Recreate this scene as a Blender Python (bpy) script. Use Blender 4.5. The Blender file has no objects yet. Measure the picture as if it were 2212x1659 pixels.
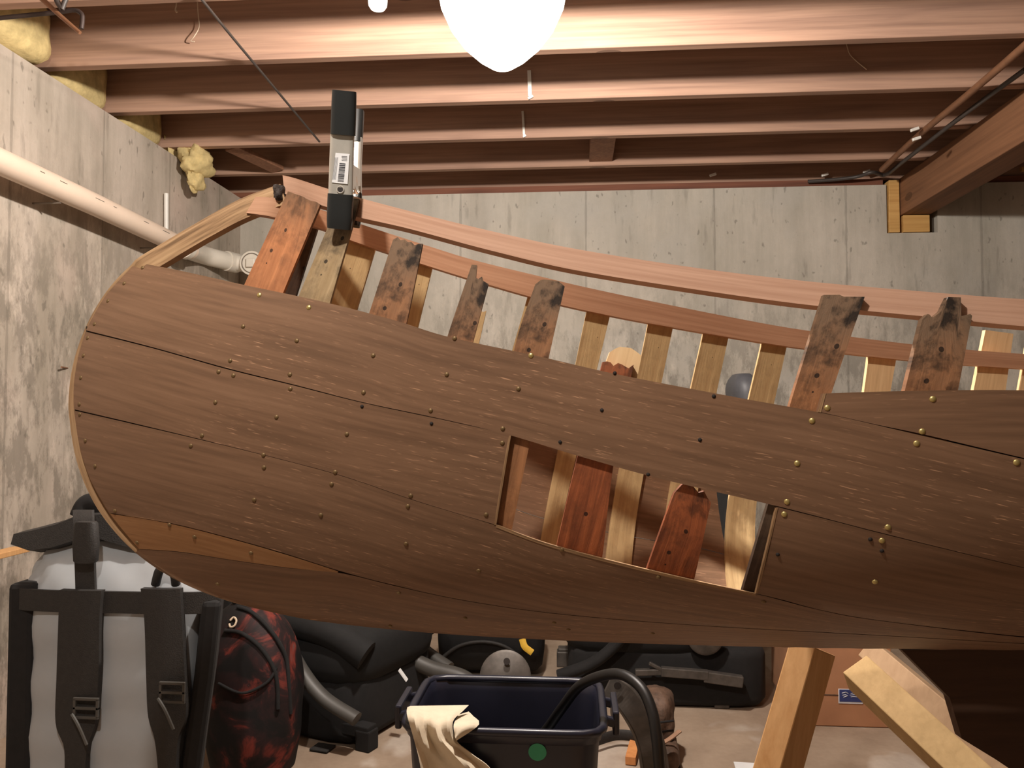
import bpy, bmesh, math, random
import numpy as np
from mathutils import Vector, Matrix

random.seed(7)
C = bpy.context.scene.collection
SC = bpy.context.scene

# ------------------------------------------------------------------ camera, world, lights, exposure
F_PX, CX, CY = 1725.0, 1106.0, 829.5
YAW, PITCH = math.radians(4.4), math.radians(2.03)
CAM = np.array([0.0, 0.0, 1.0])
cam_data = bpy.data.cameras.new('camera')
cam_data.sensor_width = 36.0
cam_data.lens = 36.0 * F_PX / 2212.0
cam_data.clip_start = 0.02
cam = bpy.data.objects.new('camera', cam_data)
cam.location = CAM
cam.rotation_euler = (math.pi / 2 + PITCH, 0, YAW)
C.objects.link(cam)
SC.camera = cam

world = bpy.data.worlds.new('world')
SC.world = world
world.use_nodes = True
world.node_tree.nodes['Background'].inputs[0].default_value = (1.0, 0.86, 0.72, 1)
world.node_tree.nodes['Background'].inputs[1].default_value = 0.02

LAMP_A = (-0.155, 1.735, 2.045)      # lamp seen at the top of the picture
LAMP_B = (-0.40, 0.28, 2.02)         # second bare bulb of the basement, over the viewer


def point_light(name, loc, power, radius, col):
    d = bpy.data.lights.new(name, 'POINT')
    d.energy = power
    d.shadow_soft_size = radius
    d.color = col
    o = bpy.data.objects.new(name, d)
    o.location = loc
    C.objects.link(o)
    return o


point_light('ceiling_lamp_light', LAMP_A, 130, 0.035, (1.0, 0.93, 0.85))
point_light('bare_bulb_light', LAMP_B, 48, 0.035, (1.0, 0.93, 0.85))

SC.view_settings.view_transform = 'Standard'
SC.view_settings.look = 'None'
SC.view_settings.exposure = 0.6
SC.view_settings.gamma = 1.0
SC.view_settings.use_curve_mapping = False
SC.cycles.use_denoising = True
SC.cycles.max_bounces = 8

# ------------------------------------------------------------------ projection helpers
RV = np.array([math.cos(YAW), math.sin(YAW), 0.0])
FV = np.array([-math.sin(YAW), math.cos(YAW), 0.0])
UV3 = np.array([0.0, 0.0, 1.0])


def ray_uv(px, py):
    """slopes (u per w, v per w) of a picture position in the level frame of the viewer"""
    px = np.asarray(px, float); py = np.asarray(py, float)
    xr = (px - CX) / F_PX
    yu = (CY - py) / F_PX
    fw = math.cos(PITCH) - yu * math.sin(PITCH)
    up = yu * math.cos(PITCH) + math.sin(PITCH)
    return xr / fw, up / fw


def uvw(u, v, w):
    """level frame to world"""
    u = np.asarray(u, float); v = np.asarray(v, float); w = np.asarray(w, float)
    return CAM + u[..., None] * RV + w[..., None] * FV + v[..., None] * UV3


def W(px, py, Y=None, Z=None, X=None, w=None):
    a, b = ray_uv(px, py)
    d = a * RV + FV + b * UV3
    if Y is not None: t = (Y - CAM[1]) / d[1]
    elif Z is not None: t = (Z - CAM[2]) / d[2]
    elif X is not None: t = (X - CAM[0]) / d[0]
    else: t = w
    return Vector(CAM + t * d)


# ------------------------------------------------------------------ object helpers
def origin_of(parent):
    o = Vector((0, 0, 0))
    while parent is not None:
        o = o + Vector(parent.location)
        parent = parent.parent
    return o


def tag(o, label=None, cat=None, group=None, kind=None):
    if label: o['label'] = label
    if cat: o['category'] = cat
    if group: o['group'] = group
    if kind: o['kind'] = kind
    return o


def thing(name, loc, label, cat, group=None):
    o = bpy.data.objects.new(name, None)
    o.empty_display_size = 0.05
    o.location = loc
    C.objects.link(o)
    return tag(o, label, cat, group)


def link_mesh(name, me, mat, parent=None, smooth=False, recenter=True):
    if smooth:
        for p in me.polygons: p.use_smooth = True
        bq = bmesh.new(); bq.from_mesh(me)
        for e in bq.edges:
            if len(e.link_faces) == 2 and e.calc_face_angle(0) > 0.85: e.smooth = False
        bq.to_mesh(me); bq.free()
    if mat: me.materials.append(mat)
    o = bpy.data.objects.new(name, me)
    if parent is not None:
        me.transform(Matrix.Translation(-origin_of(parent)))
        o.parent = parent
    elif recenter and len(me.vertices):
        co = np.empty(len(me.vertices) * 3); me.vertices.foreach_get('co', co); co = co.reshape(-1, 3)
        lo, hi = co.min(0), co.max(0)
        c = Vector(((lo[0] + hi[0]) / 2, (lo[1] + hi[1]) / 2, lo[2]))
        me.transform(Matrix.Translation(-c))
        o.location = c
    C.objects.link(o)
    return o


def obj(name, bm, mat, parent=None, smooth=False, recenter=True, bevel=0.0, sub=0):
    bmesh.ops.recalc_face_normals(bm, faces=bm.faces)
    me = bpy.data.meshes.new(name)
    bm.to_mesh(me); bm.free()
    o = link_mesh(name, me, mat, parent, smooth, recenter)
    if bevel:
        m = o.modifiers.new('bevel', 'BEVEL'); m.width = bevel; m.segments = 2; m.limit_method = 'ANGLE'
        m.angle_limit = math.radians(40)
    if sub:
        m = o.modifiers.new('sub', 'SUBSURF'); m.levels = sub; m.render_levels = sub
    return o


def struct(name, bm, mat, parent=None, recenter=False):
    o = obj(name, bm, mat, parent, recenter=recenter)
    o['kind'] = 'structure'
    return o


def box(bm, lo, hi):
    lo = Vector(lo); hi = Vector(hi)
    vs = [bm.verts.new((x, y, z)) for x in (lo.x, hi.x) for y in (lo.y, hi.y) for z in (lo.z, hi.z)]
    for q in ((0, 1, 3, 2), (4, 6, 7, 5), (0, 4, 5, 1), (2, 3, 7, 6), (0, 2, 6, 4), (1, 5, 7, 3)):
        bm.faces.new([vs[i] for i in q])
    return bm


def bar(bm, a, b, wa, wb, side=None, segs=1):
    """rectangular bar from a to b, wa along side, wb along the third axis"""
    a = Vector(a); b = Vector(b)
    d = (b - a).normalized()
    s = Vector(side) if side is not None else Vector((0, 0, 1)).cross(d)
    s = (s - d * s.dot(d))
    if s.length < 1e-5: s = Vector((1, 0, 0)) - d * d.x
    s.normalize()
    t = d.cross(s).normalized()
    ring = []
    for i in range(segs + 1):
        p = a.lerp(b, i / segs)
        ring.append([bm.verts.new(p + s * (wa / 2 * i1) + t * (wb / 2 * i2)) for i1, i2 in ((1, 1), (-1, 1), (-1, -1), (1, -1))])
    for i in range(segs):
        for j in range(4):
            bm.faces.new((ring[i][j], ring[i][(j + 1) % 4], ring[i + 1][(j + 1) % 4], ring[i + 1][j]))
    bm.faces.new(ring[0][::-1]); bm.faces.new(ring[-1])
    return bm


def smooth_path(pts, n=8):
    pts = [Vector(p) for p in pts]
    if len(pts) < 3: return pts
    out = []
    for i in range(len(pts) - 1):
        p0 = pts[max(i - 1, 0)]; p1 = pts[i]; p2 = pts[i + 1]; p3 = pts[min(i + 2, len(pts) - 1)]
        for k in range(n):
            t = k / n
            out.append(0.5 * ((2 * p1) + (p2 - p0) * t + (2 * p0 - 5 * p1 + 4 * p2 - p3) * t * t + (3 * p1 - p0 - 3 * p2 + p3) * t ** 3))
    out.append(pts[-1])
    return out


def tube(bm, pts, r, n=10, caps=True, flat=1.0, up=(0, 0, 1)):
    pts = [Vector(p) for p in pts]
    rs = r if isinstance(r, (list, tuple)) else [r] * len(pts)
    up = Vector(up)
    rings = []
    prev = None
    for i, p in enumerate(pts):
        d = (pts[min(i + 1, len(pts) - 1)] - pts[max(i - 1, 0)]).normalized()
        if prev is None:
            s = d.cross(up)
            if s.length < 1e-4: s = d.cross(Vector((1, 0, 0)))
        else:
            s = prev - d * prev.dot(d)
        s.normalize(); prev = s
        t = s.cross(d).normalized()
        rings.append([bm.verts.new(p + s * math.cos(2 * math.pi * k / n) * rs[i] + t * math.sin(2 * math.pi * k / n) * rs[i] * flat) for k in range(n)])
    for i in range(len(rings) - 1):
        for k in range(n):
            bm.faces.new((rings[i][k], rings[i][(k + 1) % n], rings[i + 1][(k + 1) % n], rings[i + 1][k]))
    if caps:
        bm.faces.new(rings[0][::-1]); bm.faces.new(rings[-1])
    return bm


def lathe(bm, prof, n=24, base=(0, 0, 0), rot=None):
    """prof: list of (radius, z)"""
    base = Vector(base)
    rings = []
    for r, z in prof:
        ring = []
        for k in range(n):
            a = 2 * math.pi * k / n
            v = Vector((r * math.cos(a), r * math.sin(a), z))
            if rot is not None: v = rot @ v
            ring.append(bm.verts.new(base + v))
        rings.append(ring)
    for i in range(len(rings) - 1):
        for k in range(n):
            bm.faces.new((rings[i][k], rings[i][(k + 1) % n], rings[i + 1][(k + 1) % n], rings[i + 1][k]))
    bm.faces.new(rings[0][::-1]); bm.faces.new(rings[-1])
    return bm


def ring_loft(bm, rings, caps=True):
    vs = [[bm.verts.new(p) for p in r] for r in rings]
    n = len(vs[0])
    for i in range(len(vs) - 1):
        for k in range(n):
            bm.faces.new((vs[i][k], vs[i][(k + 1) % n], vs[i + 1][(k + 1) % n], vs[i + 1][k]))
    if caps:
        bm.faces.new(vs[0][::-1]); bm.faces.new(vs[-1])
    return bm


def sup(cx, cy, z, a, b, e=4.0, n=40, rot=0.0, jit=None):
    """superellipse ring"""
    out = []
    for k in range(n):
        t = 2 * math.pi * k / n
        c, s = math.cos(t), math.sin(t)
        r = (abs(c) ** e + abs(s) ** e) ** (-1 / e)
        j = 1.0 if jit is None else jit(t, z)
        x, y = a * r * c * j, b * r * s * j
        out.append(Vector((cx + x * math.cos(rot) - y * math.sin(rot), cy + x * math.sin(rot) + y * math.cos(rot), z)))
    return out


def rounded_block(bm, lo, hi, r=0.02, e=5.0, n=40, rows=8):
    """soft box: superellipse rings with rounded top and bottom"""
    lo = Vector(lo); hi = Vector(hi)
    cx, cy = (lo.x + hi.x) / 2, (lo.y + hi.y) / 2
    a, b = (hi.x - lo.x) / 2, (hi.y - lo.y) / 2
    h = hi.z - lo.z
    r = min(r, h / 2, a * 0.9, b * 0.9)
    rings = []
    for k in range(5):
        t = k / 4 * math.pi / 2
        rings.append(sup(cx, cy, lo.z + r * (1 - math.sin(t)), a - r * (1 - math.cos(t)), b - r * (1 - math.cos(t)), e, n))
    rings = rings[::-1] if False else rings
    low = [sup(cx, cy, lo.z + r - r * math.cos(k / 4 * math.pi / 2), a - r + r * math.sin(k / 4 * math.pi / 2), b - r + r * math.sin(k / 4 * math.pi / 2), e, n) for k in range(5)]
    top = [sup(cx, cy, hi.z - r + r * math.sin(k / 4 * math.pi / 2), a - r + r * math.cos(k / 4 * math.pi / 2), b - r + r * math.cos(k / 4 * math.pi / 2), e, n) for k in range(5)]
    return ring_loft(bm, low + top)


def solid_grid(name, P, Q, mat, parent=None, uv=None, smooth=True):
    """closed sheet: P outer (n,m,3), Q inner, with a UV map in metres"""
    P = np.asarray(P, float); Q = np.asarray(Q, float)
    n, m = P.shape[:2]
    verts = [tuple(p) for p in P.reshape(-1, 3)] + [tuple(q) for q in Q.reshape(-1, 3)]
    off = n * m
    faces = []
    for i in range(n - 1):
        for j in range(m - 1):
            a, b, c, d = i * m + j, (i + 1) * m + j, (i + 1) * m + j + 1, i * m + j + 1
            faces.append((a, b, c, d)); faces.append((off + d, off + c, off + b, off + a))
    for i in range(n - 1):
        for j in (0, m - 1):
            a, b = i * m + j, (i + 1) * m + j
            faces.append((a, b, off + b, off + a) if j else (b, a, off + a, off + b))
    for j in range(m - 1):
        for i in (0, n - 1):
            a, b = i * m + j, i * m + j + 1
            faces.append((a, b, off + b, off + a) if i == 0 else (b, a, off + a, off + b))
    me = bpy.data.meshes.new(name)
    me.from_pydata(verts, [], faces)
    if uv is not None:
        uvf = np.asarray(uv, float).reshape(-1, 2)
        lay = me.uv_layers.new(name='UVMap')
        for l in me.loops:
            lay.data[l.index].uv = uvf[l.vertex_index % off]
    bm = bmesh.new(); bm.from_mesh(me)
    bmesh.ops.recalc_face_normals(bm, faces=bm.faces)
    for e in bm.edges:
        if len(e.link_faces) == 2 and e.calc_face_angle(0) > 0.7: e.smooth = False
    bm.to_mesh(me); bm.free()
    return link_mesh(name, me, mat, parent, smooth)


def grid_uv(P):
    P = np.asarray(P, float)
    n, m = P.shape[:2]
    U = np.zeros((n, m)); V = np.zeros((n, m))
    mid = P[:, m // 2]
    d = np.linalg.norm(np.diff(mid, axis=0), axis=1)
    s = np.concatenate([[0], np.cumsum(d)])
    U[:] = s[:, None]
    dv = np.linalg.norm(np.diff(P, axis=1), axis=2)
    V[:, 1:] = np.cumsum(dv, axis=1)
    return np.stack([U, V], -1)


# ------------------------------------------------------------------ materials
def srgb(r, g, b):
    f = lambda c: c / 12.92 if c <= 0.04045 else ((c + 0.055) / 1.055) ** 2.4
    return (f(r / 255), f(g / 255), f(b / 255), 1.0)


class NT:
    def __init__(self, name):
        self.m = bpy.data.materials.new(name); self.m.use_nodes = True
        self.t = self.m.node_tree; self.n = self.t.nodes; self.l = self.t.links
        self.b = self.n['Principled BSDF']

    def node(self, kind, **kw):
        x = self.n.new(kind)
        for k, v in kw.items(): setattr(x, k, v)
        return x

    def link(self, a, b): self.l.new(a, b)

    def coords(self, which='Object', scale=(1, 1, 1), rot=(0, 0, 0), loc=(0, 0, 0)):
        tc = self.node('ShaderNodeTexCoord'); mp = self.node('ShaderNodeMapping')
        mp.inputs['Scale'].default_value = scale; mp.inputs['Rotation'].default_value = rot
        mp.inputs['Location'].default_value = loc
        self.link(tc.outputs[which], mp.inputs['Vector'])
        return mp.outputs['Vector']

    def noise(self, vec, scale=5, detail=4, rough=0.55, dist=0.0):
        x = self.node('ShaderNodeTexNoise')
        x.inputs['Scale'].default_value = scale; x.inputs['Detail'].default_value = detail
        x.inputs['Roughness'].default_value = rough; x.inputs['Distortion'].default_value = dist
        self.link(vec, x.inputs['Vector'])
        return x.outputs['Fac']

    def ramp(self, fac, stops, interp='LINEAR'):
        x = self.node('ShaderNodeValToRGB'); x.color_ramp.interpolation = interp
        el = x.color_ramp.elements
        while len(el) < len(stops): el.new(0.5)
        for e, (p, c) in zip(el, stops):
            e.position = p; e.color = c if len(c) == 4 else (*c, 1)
        self.link(fac, x.inputs['Fac'])
        return x.outputs['Color']

    def rfac(self, fac, a, b):
        return self.ramp(fac, [(a, (0, 0, 0, 1)), (b, (1, 1, 1, 1))])

    def mix(self, fac, a, b, mode='MIX'):
        x = self.node('ShaderNodeMix', data_type='RGBA', blend_type=mode)
        for s, v in ((x.inputs['Factor'], fac), (x.inputs['A'], a), (x.inputs['B'], b)):
            pass
        ins = [i for i in x.inputs if i.enabled]
        for s, v in zip((x.inputs[0], x.inputs[6], x.inputs[7]), (fac, a, b)):
            if isinstance(v, (int, float)): s.default_value = v
            elif isinstance(v, tuple): s.default_value = v
            else: self.link(v, s)
        return x.outputs[2]

    def math(self, op, a, b=None):
        x = self.node('ShaderNodeMath', operation=op)
        for s, v in zip(x.inputs, (a, b)):
            if v is None: continue
            if isinstance(v, (int, float)): s.default_value = v
            else: self.link(v, s)
        return x.outputs[0]

    def sep(self, vec):
        x = self.node('ShaderNodeSeparateXYZ'); self.link(vec, x.inputs[0]); return x.outputs

    def color(self, c):
        if isinstance(c, tuple): self.b.inputs['Base Color'].default_value = c
        else: self.link(c, self.b.inputs['Base Color'])

    def bump(self, h, strength=0.2, dist=0.01):
        x = self.node('ShaderNodeBump'); x.inputs['Strength'].default_value = strength
        x.inputs['Distance'].default_value = dist
        self.link(h, x.inputs['Height']); self.link(x.outputs['Normal'], self.b.inputs['Normal'])

    def pr(self, rough=0.6, metal=0.0, spec=0.5):
        self.b.inputs['Roughness'].default_value = rough
        self.b.inputs['Metallic'].default_value = metal
        self.b.inputs['Specular IOR Level'].default_value = spec
        return self.m


def plain(name, col, rough=0.6, metal=0.0, var=0.12, scale=30, bump=0.0, spec=0.5):
    k = NT(name)
    v = k.coords()
    f = k.noise(v, scale, 4)
    c0 = tuple(x * (1 - var) for x in col[:3]) + (1,); c1 = tuple(min(1, x * (1 + var)) for x in col[:3]) + (1,)
    k.color(k.ramp(f, [(0.3, c0), (0.7, c1)]))
    if bump: k.bump(k.noise(v, scale * 3, 3), bump, 0.004)
    return k.pr(rough, metal, spec)


def concrete(name, light, dark, tint, axis, seam_off, seam_gap, stain_z):
    """poured wall: form-board seams, run-down streaks, pits and stains"""
    k = NT(name)
    v = k.coords()
    big = k.noise(v, 1.3, 5, 0.6)
    streak = k.noise(k.coords(scale=(9, 9, 1.1)), 1.0, 5, 0.65)
    fine = k.noise(v, 28, 5, 0.7)
    c = k.ramp(k.math('MULTIPLY', k.math('ADD', big, streak), 0.5), [(0.36, dark), (0.6, light)])
    c = k.mix(k.rfac(k.noise(v, 2.1, 3), 0.5, 0.68), c, tint)
    c = k.mix(k.math('MULTIPLY', fine, 0.25), c, tuple(x * 0.62 for x in dark[:3]) + (1,))
    # dark run-down drips
    drip = k.rfac(k.noise(k.coords(scale=(16, 16, 2.6)), 1.3, 4, 0.6), 0.60, 0.69)
    sx, sy, sz = k.sep(v)
    low = k.math('MULTIPLY', drip, 0.30)
    c = k.mix(low, c, tuple(x * 0.42 for x in dark[:3]) + (1,))
    pit = k.rfac(k.noise(k.coords(scale=(22, 22, 12)), 1.6, 2, 0.5), 0.665, 0.72)
    c = k.mix(k.math('MULTIPLY', pit, 0.5), c, tuple(x * 0.35 for x in dark[:3]) + (1,))
    # flaky pale patches towards the damp lower wall
    sm = k.node('ShaderNodeMapRange'); sm.inputs['From Min'].default_value = stain_z + 0.25; sm.inputs['From Max'].default_value = stain_z - 0.45
    k.link(sz, sm.inputs['Value'])
    pk = k.rfac(k.noise(k.coords(scale=(13, 13, 5.5)), 1.2, 7, 0.74), 0.46, 0.57)
    c = k.mix(k.math('MULTIPLY', k.math('MULTIPLY', pk, sm.outputs[0]), 0.62), c, tuple(x * 0.5 for x in dark[:3]) + (1,))
    pp = k.rfac(k.noise(k.coords(scale=(5, 5, 2.2), loc=(3, 7, 1)), 1.2, 6, 0.7), 0.55, 0.63)
    c = k.mix(k.math('MULTIPLY', k.math('MULTIPLY', pp, sm.outputs[0]), 0.55), c, tuple(min(1, x * 1.25) for x in light[:3]) + (1,))
    a = (sx, sy)[axis]
    q = k.math('FRACT', k.math('ADD', k.math('DIVIDE', k.math('SUBTRACT', a, seam_off), seam_gap), 100.5))
    q = k.math('MULTIPLY', k.math('ABSOLUTE', k.math('SUBTRACT', q, 0.5)), seam_gap)
    seam = k.math('LESS_THAN', q, k.math('MULTIPLY', k.noise(v, 9, 3), 0.011))
    c = k.mix(k.math('MULTIPLY', seam, 0.34), c, tuple(x * 0.4 for x in dark[:3]) + (1,))
    k.color(c)
    k.bump(k.math('ADD', k.math('MULTIPLY', fine, 0.6), k.math('MULTIPLY', streak, 0.8)), 0.28, 0.012)
    return k.pr(0.92, 0, 0.2)


def lumber(name, c_dark, c_light, axis=0, rough=0.7, knots=True, fine=70, lo=0.35, hi=0.68):
    """sawn timber with grain along one object axis"""
    k = NT(name)
    s = [fine, fine, fine]; s[axis] = 1.6
    g = k.noise(k.coords(scale=tuple(s)), 1.0, 4, 0.6, 0.4)
    s2 = [14, 14, 14]; s2[axis] = 0.9
    g2 = k.noise(k.coords(scale=tuple(s2)), 1.0, 3, 0.5, 1.2)
    f = k.math('ADD', k.math('MULTIPLY', g, 0.45), k.math('MULTIPLY', g2, 0.55))
    c = k.ramp(f, [(lo, c_dark), (hi, c_light)])
    if knots:
        s3 = [7, 7, 7]; s3[axis] = 3.2
        kn = k.node('ShaderNodeTexVoronoi'); kn.inputs['Scale'].default_value = 0.55
        k.link(k.coords(scale=tuple(s3)), kn.inputs['Vector'])
        c = k.mix(k.math('MULTIPLY', k.math('LESS_THAN', kn.outputs['Distance'], 0.075), 0.6), c, tuple(x * 0.4 for x in c_dark[:3]) + (1,))
    k.color(c)
    k.bump(g, 0.12, 0.003)
    return k.pr(rough, 0, 0.3)


def uv_wood(name, c_dark, c_mid, c_light, su=9, sv=150, fleck=0.0, rough=0.55, spec=0.35, blotch=0.35):
    """wood with grain along the U direction of the piece"""
    k = NT(name)
    vec = k.coords('UV', scale=(su, sv, 1))
    g = k.noise(vec, 1.0, 4, 0.6, 0.3)
    c = k.ramp(g, [(0.34, c_dark), (0.5, c_mid), (0.70, c_light)])
    if blotch:
        bl = k.noise(k.coords('UV', scale=(3.0, 11, 1)), 1.0, 4, 0.6)
        c = k.mix(k.math('MULTIPLY', k.rfac(bl, 0.45, 0.68), blotch), c, tuple(x * 0.62 for x in c_dark[:3]) + (1,))
    if fleck:
        fl = k.rfac(k.noise(k.coords('UV', scale=(42, 520, 1)), 1.0, 2, 0.5), 0.63, 0.71)
        pa = k.rfac(k.noise(k.coords('UV', scale=(2.6, 6, 1), loc=(4, 2, 0)), 1.0, 3), 0.42, 0.62)
        c = k.mix(k.math('MULTIPLY', k.math('MULTIPLY', fl, pa), fleck), c, tuple(min(1, x * 2.3) for x in c_light[:3]) + (1,))
    k.color(c)
    k.bump(g, 0.10, 0.002)
    return k.pr(rough, 0, spec)


def rib_wood(name, base, deep, rot0, rot1, black=0.7, tipgrey=None, nails=0.085):
    """cedar rib: U runs down from the tip in metres; grey rot near the tip and black nail stains"""
    k = NT(name)
    vec = k.coords('UV', scale=(5, 75, 1))
    g = k.noise(vec, 1.0, 4, 0.6, 0.6)
    c = k.ramp(g, [(0.3, deep), (0.66, base)])
    tc = k.coords('UV')
    ux, uy, uz = k.sep(tc)
    n = k.noise(k.coords('UV', scale=(16, 22, 1)), 1.0, 6, 0.7)
    h = k.math('ADD', ux, k.math('MULTIPLY', k.math('SUBTRACT', n, 0.5), 0.11))
    mr = k.node('ShaderNodeMapRange'); mr.inputs['From Min'].default_value = rot1; mr.inputs['From Max'].default_value = rot0
    k.link(h, mr.inputs['Value'])
    tg = tipgrey or srgb(96, 80, 64)
    c = k.mix(k.math('MULTIPLY', mr.outputs[0], 0.85), c, tg)
    blot = k.rfac(k.noise(k.coords('UV', scale=(26, 30, 1), loc=(1.7, 0.4, 0)), 1.0, 5, 0.65), 0.47, 0.61)
    mr2 = k.node('ShaderNodeMapRange'); mr2.inputs['From Min'].default_value = rot1 + 0.07; mr2.inputs['From Max'].default_value = rot0
    mr2.inputs['To Min'].default_value = 0.25
    k.link(h, mr2.inputs['Value'])
    c = k.mix(k.math('MULTIPLY', k.math('MULTIPLY', blot, black), mr2.outputs[0]), c, srgb(30, 24, 20))
    vo = k.node('ShaderNodeTexVoronoi'); vo.inputs['Scale'].default_value = 1.0
    k.link(k.coords('UV', scale=(29, 33, 1), loc=(0.37, 0.21, 0)), vo.inputs['Vector'])
    c = k.mix(k.math('MULTIPLY', k.math('LESS_THAN', vo.outputs['Distance'], nails), 0.85), c, srgb(22, 16, 13))
    k.color(c)
    k.bump(k.math('ADD', g, n), 0.3, 0.004)
    return k.pr(0.7, 0, 0.3)


def glow(name, col, strength, through=0.0):
    k = NT(name)
    em = k.node('ShaderNodeEmission'); em.inputs[0].default_value = col; em.inputs[1].default_value = strength
    out = k.n['Material Output']
    if through:
        tr = k.node('ShaderNodeBsdfTransparent'); mx = k.node('ShaderNodeMixShader'); mx.inputs[0].default_value = 1 - through
        k.link(tr.outputs[0], mx.inputs[1]); k.link(em.outputs[0], mx.inputs[2]); k.link(mx.outputs[0], out.inputs[0])
    else:
        k.link(em.outputs[0], out.inputs[0])
    return k.m


MAT = {}
MAT['wall_back'] = concrete('concrete_back', srgb(204, 195, 182), srgb(172, 165, 152), srgb(190, 184, 174), 0, 0.066, 0.645, 1.55)
MAT['wall_left'] = concrete('concrete_left', srgb(196, 182, 168), srgb(158, 147, 132), srgb(200, 180, 166), 1, 2.83, 0.49, 1.75)
MAT['wall_side'] = concrete('concrete_side', srgb(176, 168, 156), srgb(140, 134, 124), srgb(164, 158, 148), 1, 0.3, 0.645, 1.2)
k = NT('floor_concrete'); v = k.coords()
c = k.ramp(k.noise(v, 2.2, 6, 0.65), [(0.35, srgb(138, 118, 100)), (0.62, srgb(172, 152, 132))])
c = k.mix(k.rfac(k.noise(v, 3.4, 3, 0.5, 0.6), 0.58, 0.66), c, srgb(188, 174, 160))
c = k.mix(k.math('MULTIPLY', k.noise(v, 60, 3), 0.3), c, srgb(110, 94, 80))
k.color(c); MAT['floor'] = k.pr(0.8, 0, 0.25)
MAT['joist'] = lumber('joist_wood', srgb(142, 111, 95), srgb(190, 152, 128), 0)
MAT['subfloor'] = lumber('subfloor_wood', srgb(112, 94, 84), srgb(140, 118, 104), 1, knots=False)
MAT['girder'] = lumber('girder_wood', srgb(108, 74, 52), srgb(142, 100, 71), 1)
MAT['sill'] = lumber('sill_wood', srgb(96, 60, 48), srgb(150, 96, 72), 0)
MAT['shim'] = lumber('shim_wood', srgb(188, 140, 78), srgb(222, 178, 112), 0)
MAT['bridging'] = lumber('bridging_wood', srgb(120, 82, 62), srgb(160, 116, 88), 2, knots=False)
MAT['insul'] = plain('glass_wool', srgb(202, 180, 128), 0.95, var=0.25, scale=22, bump=0.6, spec=0.1)
MAT['pvc'] = plain('pvc', srgb(224, 202, 182), 0.42, var=0.05, scale=6)
MAT['pvc_white'] = plain('pvc_white', srgb(226, 218, 204), 0.4, var=0.04, scale=8)
MAT['pvc_groove'] = plain('pvc_groove', srgb(120, 108, 96), 0.6)
MAT['black_cable'] = plain('black_cable', srgb(62, 54, 50), 0.5)
MAT['iron'] = plain('black_iron', srgb(58, 46, 42), 0.55, 0.3)
MAT['copper'] = plain('dull_copper', srgb(132, 92, 66), 0.5, 0.35)
MAT['white_plastic'] = plain('white_plastic', srgb(226, 222, 214), 0.45, var=0.04)
MAT['cobweb'] = plain('cobweb', srgb(206, 186, 162), 0.9)
MAT['plank'] = uv_wood('varnished_plank', srgb(114, 86, 65), srgb(127, 96, 73), srgb(138, 106, 82), 5, 110, fleck=0.85, rough=0.5, spec=0.3, blotch=0.22)
MAT['plank_pale'] = uv_wood('sanded_plank', srgb(146, 104, 68), srgb(158, 115, 76), srgb(168, 126, 86), 7, 120, fleck=0.4, rough=0.5, spec=0.3, blotch=0.12)
MAT['stem'] = uv_wood('weathered_ash', srgb(118, 90, 62), srgb(166, 132, 96), srgb(196, 162, 122), 7, 160, rough=0.7, blotch=0.3)
MAT['stem_rot'] = plain('rotten_wood', srgb(58, 50, 46), 0.9, var=0.5, scale=90, bump=0.7)
MAT['inwale'] = uv_wood('new_inwale', srgb(186, 144, 119), srgb(196, 155, 130), srgb(207, 166, 141), 4, 190, rough=0.6, blotch=0.08)
MAT['inwale_far'] = uv_wood('new_inwale_far', srgb(180, 134, 104), srgb(191, 145, 114), srgb(202, 157, 126), 4, 190, rough=0.6, blotch=0.1)
MAT['rib_orange'] = rib_wood('rib_orange', srgb(194, 130, 86), srgb(146, 92, 58), -0.01, 0.075, 0.6)
MAT['rib_tan'] = rib_wood('rib_tan', srgb(178, 154, 118), srgb(140, 116, 82), 0.03, 0.09, 0.7)
MAT['rib_rot'] = rib_wood('rib_rotten', srgb(184, 128, 86), srgb(130, 88, 58), 0.015, 0.115, 0.95, srgb(114, 96, 78))
MAT['rib_red'] = rib_wood('rib_red', srgb(184, 104, 62), srgb(112, 60, 38), -0.05, 0.02, 1.0)
MAT['rib_far'] = rib_wood('rib_far', srgb(208, 178, 130), srgb(168, 136, 94), -0.2, -0.1, 0.5, None, 0.03)
MAT['rib_shade'] = rib_wood('rib_shade', srgb(84, 60, 44), srgb(56, 40, 30), 0.0, 0.1, 0.6)  # shade put into the colour, for shaded ribs and seam strips
MAT['rib_new'] = uv_wood('rib_new', srgb(214, 176, 130), srgb(230, 194, 146), srgb(240, 208, 162), 6, 90, rough=0.6, blotch=0.05)
MAT['brass'] = plain('brass_tack', srgb(206, 186, 122), 0.38, 0.75, var=0.1)
MAT['brass_dull'] = plain('dull_tack', srgb(124, 100, 66), 0.5, 0.45, var=0.25)
MAT['nail_dark'] = plain('iron_stain', srgb(34, 26, 22), 0.8)
MAT['rubber_black'] = plain('black_vinyl', srgb(40, 42, 42), 0.3, var=0.05)
MAT['chrome'] = plain('zinc_steel', srgb(206, 202, 192), 0.3, 0.55, var=0.06, scale=60)
MAT['paper'] = plain('sticker_paper', srgb(226, 226, 226), 0.6, var=0.02)
MAT['ink'] = plain('ink', srgb(52, 52, 58), 0.7)
MAT['pvc_grey'] = plain('grey_tarpaulin', srgb(160, 163, 166), 0.45, var=0.06, scale=10)
MAT['webbing'] = plain('black_webbing', srgb(38, 35, 33), 0.7, var=0.2, scale=120, bump=0.3)
MAT['black_cloth'] = plain('black_cloth', srgb(20, 18, 18), 0.9, var=0.3, scale=60)
k = NT('tie_dye'); v = k.coords()
n1 = k.noise(v, 9, 5, 0.6, 0.8)
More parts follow.
